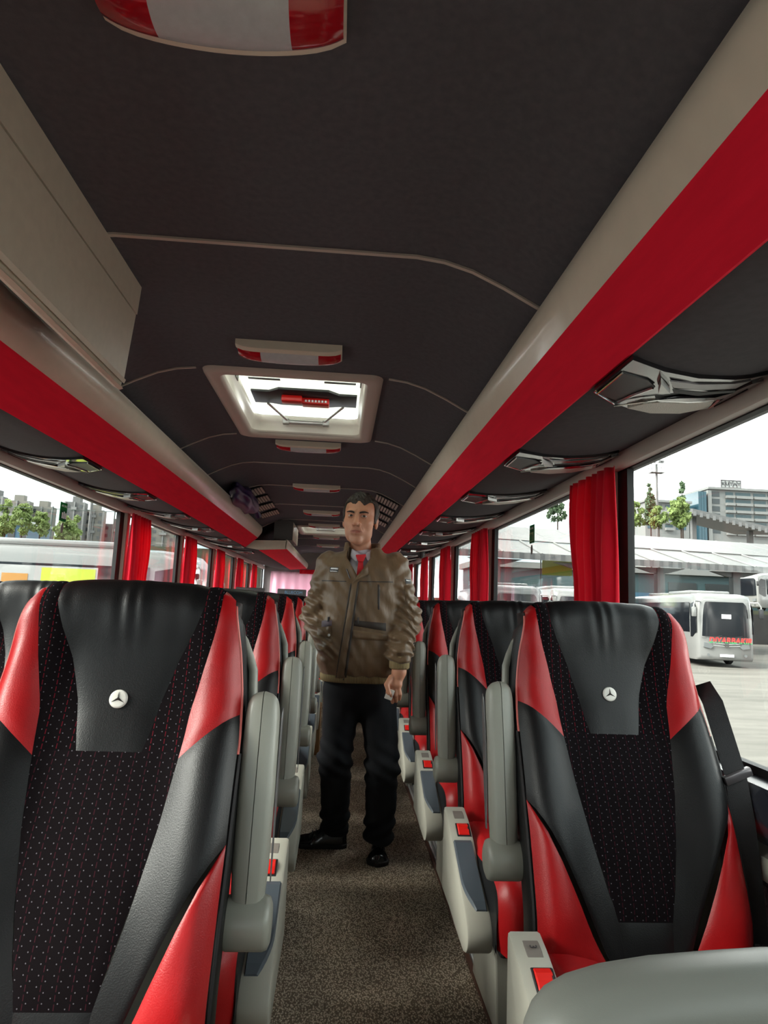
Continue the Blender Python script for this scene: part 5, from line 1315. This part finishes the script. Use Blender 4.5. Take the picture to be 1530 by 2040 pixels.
# ---- jacket
cm = lambda p, q, t: p*(1-t)+q*t
def interp(z, tab):
    zs = [a for a, _ in tab]; return np.interp(z, zs, [b for _, b in tab])
zt = lambda py, Y=3.14: J(716, py, Y)[2]
Zsh, Zch, Zbl, Zhem = zt(1112), zt(1180), zt(1290), zt(1356)
xc = lambda py, pxl, pxr: ((J(pxl, py, 3.1)[0]+J(pxr, py, 3.1)[0])/2, (J(pxr, py, 3.1)[0]-J(pxl, py, 3.1)[0])/2)
TOR = [(py, *xc(py, a, b)) for py, a, b in ((1362, 637, 790), (1335, 636, 800), (1310, 632, 801), (1270, 636, 800), (1220, 643, 800), (1170, 645, 803), (1135, 642, 806), (1112, 655, 792), (1098, 684, 766), (1080, 690, 756))]
TCX = sorted([(zt(p), c) for p, c, w in TOR]); THW = sorted([(zt(p), w) for p, c, w in TOR])
TDY = sorted([(zt(1362), .128), (zt(1335), .140), (zt(1300), .150), (zt(1240), .142), (zt(1170), .132), (zt(1130), .115), (zt(1108), .090), (zt(1095), .075), (zt(1080), .070)])
def folds(x, y, z, s):
    return s*(np.sin(z*70+x*38+6*np.sin(x*11))*.6+np.sin(x*95+z*30)*.4)
def torso_sdf(x, y, z):
    cx_ = interp(z, TCX); w = interp(z, THW); dp = interp(z, TDY)
    X = (x-cx_)/w; Y = (y-.02)/dp; r = (np.abs(X)**2.6+np.abs(Y)**2.6)**(1/2.6)
    d = (r-1)*np.minimum(w, dp)*.9
    return np.maximum(d, np.maximum(Zhem+.030-z, z-zt(1092)))
def sleeve_sdf(x, y, z, a, b, c_, r0, r1, r2, ph):
    d = smin(cap(x, y, z, a, b, r0, r1), cap(x, y, z, b, c_, r1, r2), .03)
    u = b-a; t = ((x-a[0])*u[0]+(y-a[1])*u[1]+(z-a[2])*u[2])/(u@u)
    q = np.sin((z*1.0+.5*x)*2*np.pi/.045+ph+2.2*np.sin(x*35+y*20)); q2 = np.sin((z-.8*x)*2*np.pi/.075+ph*2)
    amp = .0062*np.clip((t-.15)*1.6, .1, 1)
    return d-amp*q-.0035*q2
def jacket_sdf(x, y, z):
    d = torso_sdf(x, y, z)
    pf = np.clip((Zbl+.05-z)/.15, 0, 1)*np.clip((z-Zhem-.03)/.05, 0, 1)
    d = d-.006*np.sin(np.pi*np.clip((z-Zhem-.03)/.09, 0, 1))                                                     # blouson bulge over the waistband
    d = d+folds(x, y, z, .0032)+.004*np.exp(-((x-interp(z, TCX)-.015)/.010)**2)*(y < 0)
    s1 = sleeve_sdf(x, y, z, shL+np.array([.004, 0, -.012]), elL, wrL+np.array([.004, .03, .010]), .070, .066, .052, .4)
    s2 = sleeve_sdf(x, y, z, shR+np.array([-.004, 0, -.012]), elR, wrR+np.array([0, 0, .075]), .070, .068, .056, 1.9)
    d = smin(d, s1, .022); d = smin(d, s2, .022)
    # V opening at the neck
    vx = x-J(712, 1140, 3.0)[0]; zb = zt(1150); op = np.abs(vx-.004)-np.clip((z-zb)*.62, 0, .055); d = np.where(y < -.01, smax(d, -np.maximum(op, -(z-zb)), .006), d)
    nk = np.sqrt(((x-neck[0])/.062)**2+((y-neck[1]+.008)/.066)**2)-1; d = smax(d, -nk*.06, .006)
    return d
jk = net('jacket', jacket_sdf, (-.36, -.22, .60), (.36, .24, 1.50), .0056, 'jacket', man); jk['label'] = 'brown bomber jacket'
# stand-up collar: curved wall around the neck, open at the front
rows = []
for k in range(41):
    a = R_(-128+256*k/40+90); rx, ry = .080, .082; u = abs(k-20)/20
    cx0, cy0 = neck[0]+rx*math.cos(a), neck[1]+.004+ry*math.sin(a)
    zt_ = zt(1078)-.012*u**3-.020*max(0, u-.8)/.2; zb_ = zt(1116)-.052*u**2
    dr = Vector((math.cos(a), math.sin(a), 0))
    rows.append([Vector((cx0, cy0, zb_))+dr*.022, Vector((cx0, cy0, (zb_+zt_)/2))+dr*.014, Vector((cx0, cy0, zt_-.004))+dr*.006, Vector((cx0, cy0, zt_))-dr*.002, Vector((cx0, cy0, zt_-.006))-dr*.010, Vector((cx0, cy0, (zb_+zt_)/2))-dr*.006, Vector((cx0, cy0, zb_))-dr*.002])
c = MB().grid(rows, True); c.build('collar', 'jacket', jk, 180)
# ribbed waistband and cuffs
rows = []
for (zz, g) in ((Zhem+.046, -.006), (Zhem+.040, .004), (Zhem+.020, .006), (Zhem+.002, .004), (Zhem-.002, -.004)):
    row = []
    for k in range(64):
        a = 2*math.pi*k/64; cx_ = float(interp(Zhem, TCX)); w = float(interp(Zhem, THW))-.004+g; dp = float(interp(Zhem, TDY))-.004+g
        ex = math.copysign(abs(math.cos(a))**.77, math.cos(a)); ey = math.copysign(abs(math.sin(a))**.77, math.sin(a)); row.append((cx_+w*ex, .02+dp*ey, zz))
    rows.append(row)
MB().grid(rows, True).build('waistband', 'jacket_rib', jk, 180)['label'] = 'olive ribbed waistband'
def cuff(a, b, r, nm='cuff'):
    a, b = Vector(a), Vector(b); p = [a.lerp(b, t) for t in (0, .1, .5, .9, 1)]; MB().tube(p, [r*.9, r*1.04, r, r*1.0, r*.86], 20).build(nm, 'jacket_rib', jk, 180)
cuff(wrR+np.array([0, 0, .074]), wrR+np.array([0, -.002, .012]), .046)
# details lying on the jacket front: marched from the distance field
def front_pt(x, z, off):
    ys_ = np.linspace(-.24, .05, 146); v = jacket_sdf(np.full_like(ys_, x), ys_, np.full_like(ys_, z)); k = int(np.argmax(v < 0)); return Vector((x, ys_[k]-off if v[k] < 0 else -.10-off, z))
def decal(name, quad, nu, nv, m, off=.003, parent=None, th=.003):
    """quad: four pixel corners (tl,tr,br,bl); cloth patch following the jacket"""
    (a, b, c_, d) = [J(p[0], p[1], 3.0) for p in quad]; rows = []
    for i in range(nv+1):
        v = i/nv; row = []
        for j in range(nu+1):
            u = j/nu; p = (a*(1-u)+b*u)*(1-v)+(d*(1-u)+c_*u)*v; e = 0 if i in (0, nv) or j in (0, nu) else th; row.append(front_pt(p[0], p[2], off+e-.002*(e == 0)))
        rows.append(row)
    return MB().grid(rows).build(name, m, parent or jk, 180)
decal('zip_placket', ((702, 1158), (717, 1150), (688, 1355), (668, 1353)), 4, 30, 'jacket', .006, th=.004)
decal('zip', ((712, 1160), (716, 1158), (690, 1352), (684, 1352)), 2, 30, 'jacket_dark', .010, th=.002)
decal('placket_edge', ((698, 1162), (702, 1160), (671, 1352), (668, 1352)), 2, 30, 'jacket_dark', .005, th=.002)
decal('lapel_flap', ((722, 1134), (733, 1124), (735, 1143), (697, 1166)), 6, 6, 'jacket', .008, th=.006)
decal('zip_teeth', ((689, 1132), (692, 1131), (699, 1152), (697, 1154)), 2, 8, 'strip_dark', .003)
decal('yoke_seam', ((640, 1154.5), (690, 1157), (690, 1159), (640, 1156.5)), 24, 1, 'jacket_dark', .0065)
decal('yoke_seam', ((712, 1157), (785, 1158), (785, 1160), (712, 1159)), 24, 1, 'jacket_dark', .0065)
decal('chest_zip', ((753, 1164), (758, 1164), (757, 1215), (753, 1215)), 2, 10, 'jacket_dark', .003)
p = decal('patch', ((657, 1128), (675, 1129), (673, 1139), (656, 1138)), 6, 4, 'ink_dark', .004)
decal('patch_print', ((659, 1129.5), (674, 1130.5), (673, 1134), (658, 1133.5)), 6, 2, 'ink_white', .007, p); decal('patch_print', ((657.5, 1135), (672, 1136), (672, 1138), (657, 1137)), 6, 2, 'ink_white', .007, p)
decal('pocket_band', ((640, 1238), (661, 1236), (661, 1247), (639, 1251)), 6, 4, 'jacket_mauve', .004)
decal('pocket_band', ((707, 1236), (770, 1242), (770, 1258), (705, 1247)), 10, 4, 'jacket_dark', .004)
decal('zip_pull', ((712, 1230), (715, 1230), (715, 1244), (711.5, 1244)), 2, 4, 'ink_dark', .008); decal('zip_pull', ((652, 1230), (656, 1229), (655, 1240), (651, 1240)), 2, 4, 'ink_dark', .008)
f = decal('pocket_flap', ((632, 1252), (660, 1248), (658, 1274), (630, 1266)), 8, 6, 'jacket', .006, th=.005)
q = front_pt(*[J(655, 1266, 3.0)[i] for i in (0, 2)], .012); MB().lathe([(.006, 0), (.006, .003), (.003, .004)], 14, Matrix.Translation(q) @ Matrix.Rotation(math.pi/2, 4, 'X')).build('snap', 'satin_metal', f)
decal('pocket_flap', ((703, 1255), (772, 1264), (772, 1278), (702, 1273)), 10, 6, 'jacket', .006, th=.005)
decal('hem_tab', ((682, 1350), (689, 1350), (687, 1360), (681, 1359)), 2, 3, 'ink_dark', .006)
p = decal('sleeve_patch', ((810, 1152), (823, 1153), (824, 1162), (812, 1162)), 4, 3, 'ink_dark', .004); decal('patch_print', ((812, 1154), (822, 1155), (822, 1157), (813, 1157)), 3, 2, 'ink_white', .007, p)
decal('sleeve_pocket', ((808, 1166), (828, 1164), (830, 1196), (811, 1205)), 6, 8, 'jacket', .004, th=.005)
# shirt and tie
def shirt_sdf(x, y, z):
    d = cap(x, y, z, neck+np.array([0, .010, -.13]), neck+np.array([0, .020, -.02]), .092, .068); d = smax(d, -(np.sqrt(((x-neck[0])/.056)**2+((y-neck[1]-.020)/.056)**2)-1)*.05, .004)
    d = np.maximum(d, z-(neck[2]+.012+.25*np.clip(y+.02, -.05, .1))); return d
net('shirt', shirt_sdf, neck+np.array([-.12, -.12, -.22]), neck+np.array([.12, .14, .07]), .004, 'shirt', man)
for sx in (-1, 1):
    n0 = neck+np.array([0, -.058, -.012]); a = Vector(n0+np.array([sx*.006, -.012, -.004])); b = Vector(n0+np.array([sx*.056, .035, .030])); c_ = Vector(n0+np.array([sx*.060, .020, -.012])); d = Vector(n0+np.array([sx*.030, -.024, -.044]))
    rows = [[a, a.lerp(b, .5)+Vector((0, -.010, .0)), b], [a.lerp(d, .5)+Vector((0, -.008, 0)), (a+b+c_+d)/4+Vector((0, -.020, 0)), b.lerp(c_, .5)+Vector((0, -.006, 0))], [d, d.lerp(c_, .5)+Vector((0, -.012, 0)), c_]]
    o = MB().grid(rows).build('shirt_collar', 'shirt', man, 180); mo = o.modifiers.new('smooth', 'SUBSURF'); mo.levels = mo.render_levels = 2; mo = o.modifiers.new('cloth', 'SOLIDIFY'); mo.thickness = .003
n0 = neck+np.array([-.008, -.086, -.024])
def slab(pts, y0, y1): return [(p[0]+n0[0], p[1]+n0[2]) for p in pts]
kn_ = [(-.027, .004), (.024, .008), (.016, -.018), (.010, -.030), (-.012, -.030), (-.018, -.018)]
m_ = MB().prism(slab(kn_, 0, 0), n0[1]-.012, n0[1]+.012, 'Y'); bmesh.ops.bevel(m_.bm, geom=m_.bm.edges[:], offset=.005, segments=3, profile=.5, affect='EDGES', clamp_overlap=True); tie = m_.build('tie', 'tie', man, 60); tie['label'] = 'red necktie'
m_ = MB().prism(slab([(-.012, -.026), (.010, -.026), (.020, -.12), (.014, -.20), (-.020, -.20), (-.020, -.12)], 0, 0), n0[1]-.005, n0[1]+.003, 'Y'); bmesh.ops.bevel(m_.bm, geom=m_.bm.edges[:], offset=.002, segments=2, profile=.5, affect='EDGES', clamp_overlap=True); m_.build('tie_blade', 'tie', tie, 60)
# ---- trousers
def leg_sdf(x, y, z, a, b, c_, r0, r1, r2, ph):
    d = smin(cap(x, y, z, a, b, r0, r1), cap(x, y, z, b, c_, r1, r2), .03)
    k1 = np.exp(-((z-b[2])/.09)**2); k2 = np.exp(-((z-c_[2]-.02)/.07)**2)
    return d-.007*k1*np.sin((z+.6*x)*95+ph)-.008*k2*np.sin((z-.5*x)*90+ph)-.002*np.sin(x*60+z*25+ph)
def trouser_sdf(x, y, z):
    hc = (hipL+hipR)/2
    d = ell(x, y, z, (hc[0]+.006, .012, hc[2]+.02), (.175, .118, .15))
    d = smin(d, leg_sdf(x, y, z, hipL, knL, anL+np.array([0, 0, -.005]), .086, .072, .066, 0), .03)
    d = smin(d, leg_sdf(x, y, z, hipR, knR, anR+np.array([0, 0, -.015]), .090, .072, .068, 2.0), .03)
    d = np.where(x < 0, np.maximum(d, anL[2]-.035-z+.25*(y-anL[1])), np.maximum(d, anR[2]-.045-z+.25*(y-anR[1])))
    return np.maximum(d, z-(Zhem+.05))
net('trousers', trouser_sdf, (-.34, -.26, .0), (.34, .30, 1.0), .006, 'trousers', man)['label'] = 'loose black trousers'
# ---- shoes
def shoe(toe_px, heel, nm, lab):
    toe = W(toe_px[0], toe_px[1], Z=0); T = np.array([toe.x, toe.y, 0])-O; Hh = np.array(heel); d = T-Hh; d[2] = 0; Ln = np.linalg.norm(d); u = d/Ln; v = np.array([-u[1], u[0], 0])
    def loc(x, y, z): return (x-Hh[0])*u[0]+(y-Hh[1])*u[1], (x-Hh[0])*v[0]+(y-Hh[1])*v[1], z
    def outl(a): t = np.clip(a/Ln, 0, 1); return np.interp(t, [0, .06, .25, .45, .68, .85, .95, 1], [.018, .031, .035, .036, .047, .043, .028, .008])
    def up(x, y, z):
        a, b, c_ = loc(x, y, z); t = np.clip(a/Ln, 0, 1); hgt = np.interp(t, [0, .08, .30, .42, .55, .72, .90, 1], [.075, .098, .105, .095, .072, .054, .046, .028]); w = outl(a)
        s_ = (np.abs(b/(w*(1-.30*np.clip(c_/hgt, 0, 1)**2)))**2.4+np.clip((c_-.012)/(hgt-.012), 0, 9)**2.4)**(1/2.4)-1
        return np.maximum(np.maximum(s_*.03, .012-c_), np.maximum(-a-.002, a-Ln-.002))+.0012*np.sin(a*150)*np.exp(-((t-.66)/.08)**2)
    def so(x, y, z):
        a, b, c_ = loc(x, y, z); w = outl(a)+.004; return np.maximum(np.maximum(np.abs(b)-w, np.abs(c_-.010)-.010), np.maximum(-a-.004, a-Ln-.006))
    lo = np.minimum(T, Hh)-.07; hi = np.maximum(T, Hh)+.07; lo[2] = -.004; hi[2] = .14
    s = net('shoe', up, lo, hi, .0035, 'shoe', man); s['label'] = lab; net('sole', so, lo, hi, .0035, 'sole', s)
    for k in range(4):
        t = .44+.07*k; p = Hh+u*(Ln*t); z = float(np.interp(t, [.42, .55, .72], [.097, .075, .057]))+.001
        MB().tube([Vector(p+v*.017)+Vector((0, 0, z-.006)), Vector(p)+Vector((0, 0, z+.003)), Vector(p-v*.017)+Vector((0, 0, z-.006))], .0022, 6).build('lace', 'sole', s)
shoe((584, 1684), (anL[0]+.055, anL[1]+.02, 0), 'l', 'black lace-up shoe turned sideways')
shoe((752, 1728), (anR[0]+.004, anR[1]+.07, 0), 'r', 'black lace-up shoe pointing at the camera')
# paper held in the hand
p = J(776, 1384, 2.972)
t = MB().box((p[0]+O[0]-.017, p[1]+O[1]-.004, p[2]-.022), (p[0]+O[0]+.017, p[1]+O[1]+.006, p[2]+.024), .003, rot=Matrix.Rotation(R_(18), 3, 'Y')).build('folded_paper', 'paper', None); tag(t, 'small folded white paper held in the man\'s hand', 'paper')
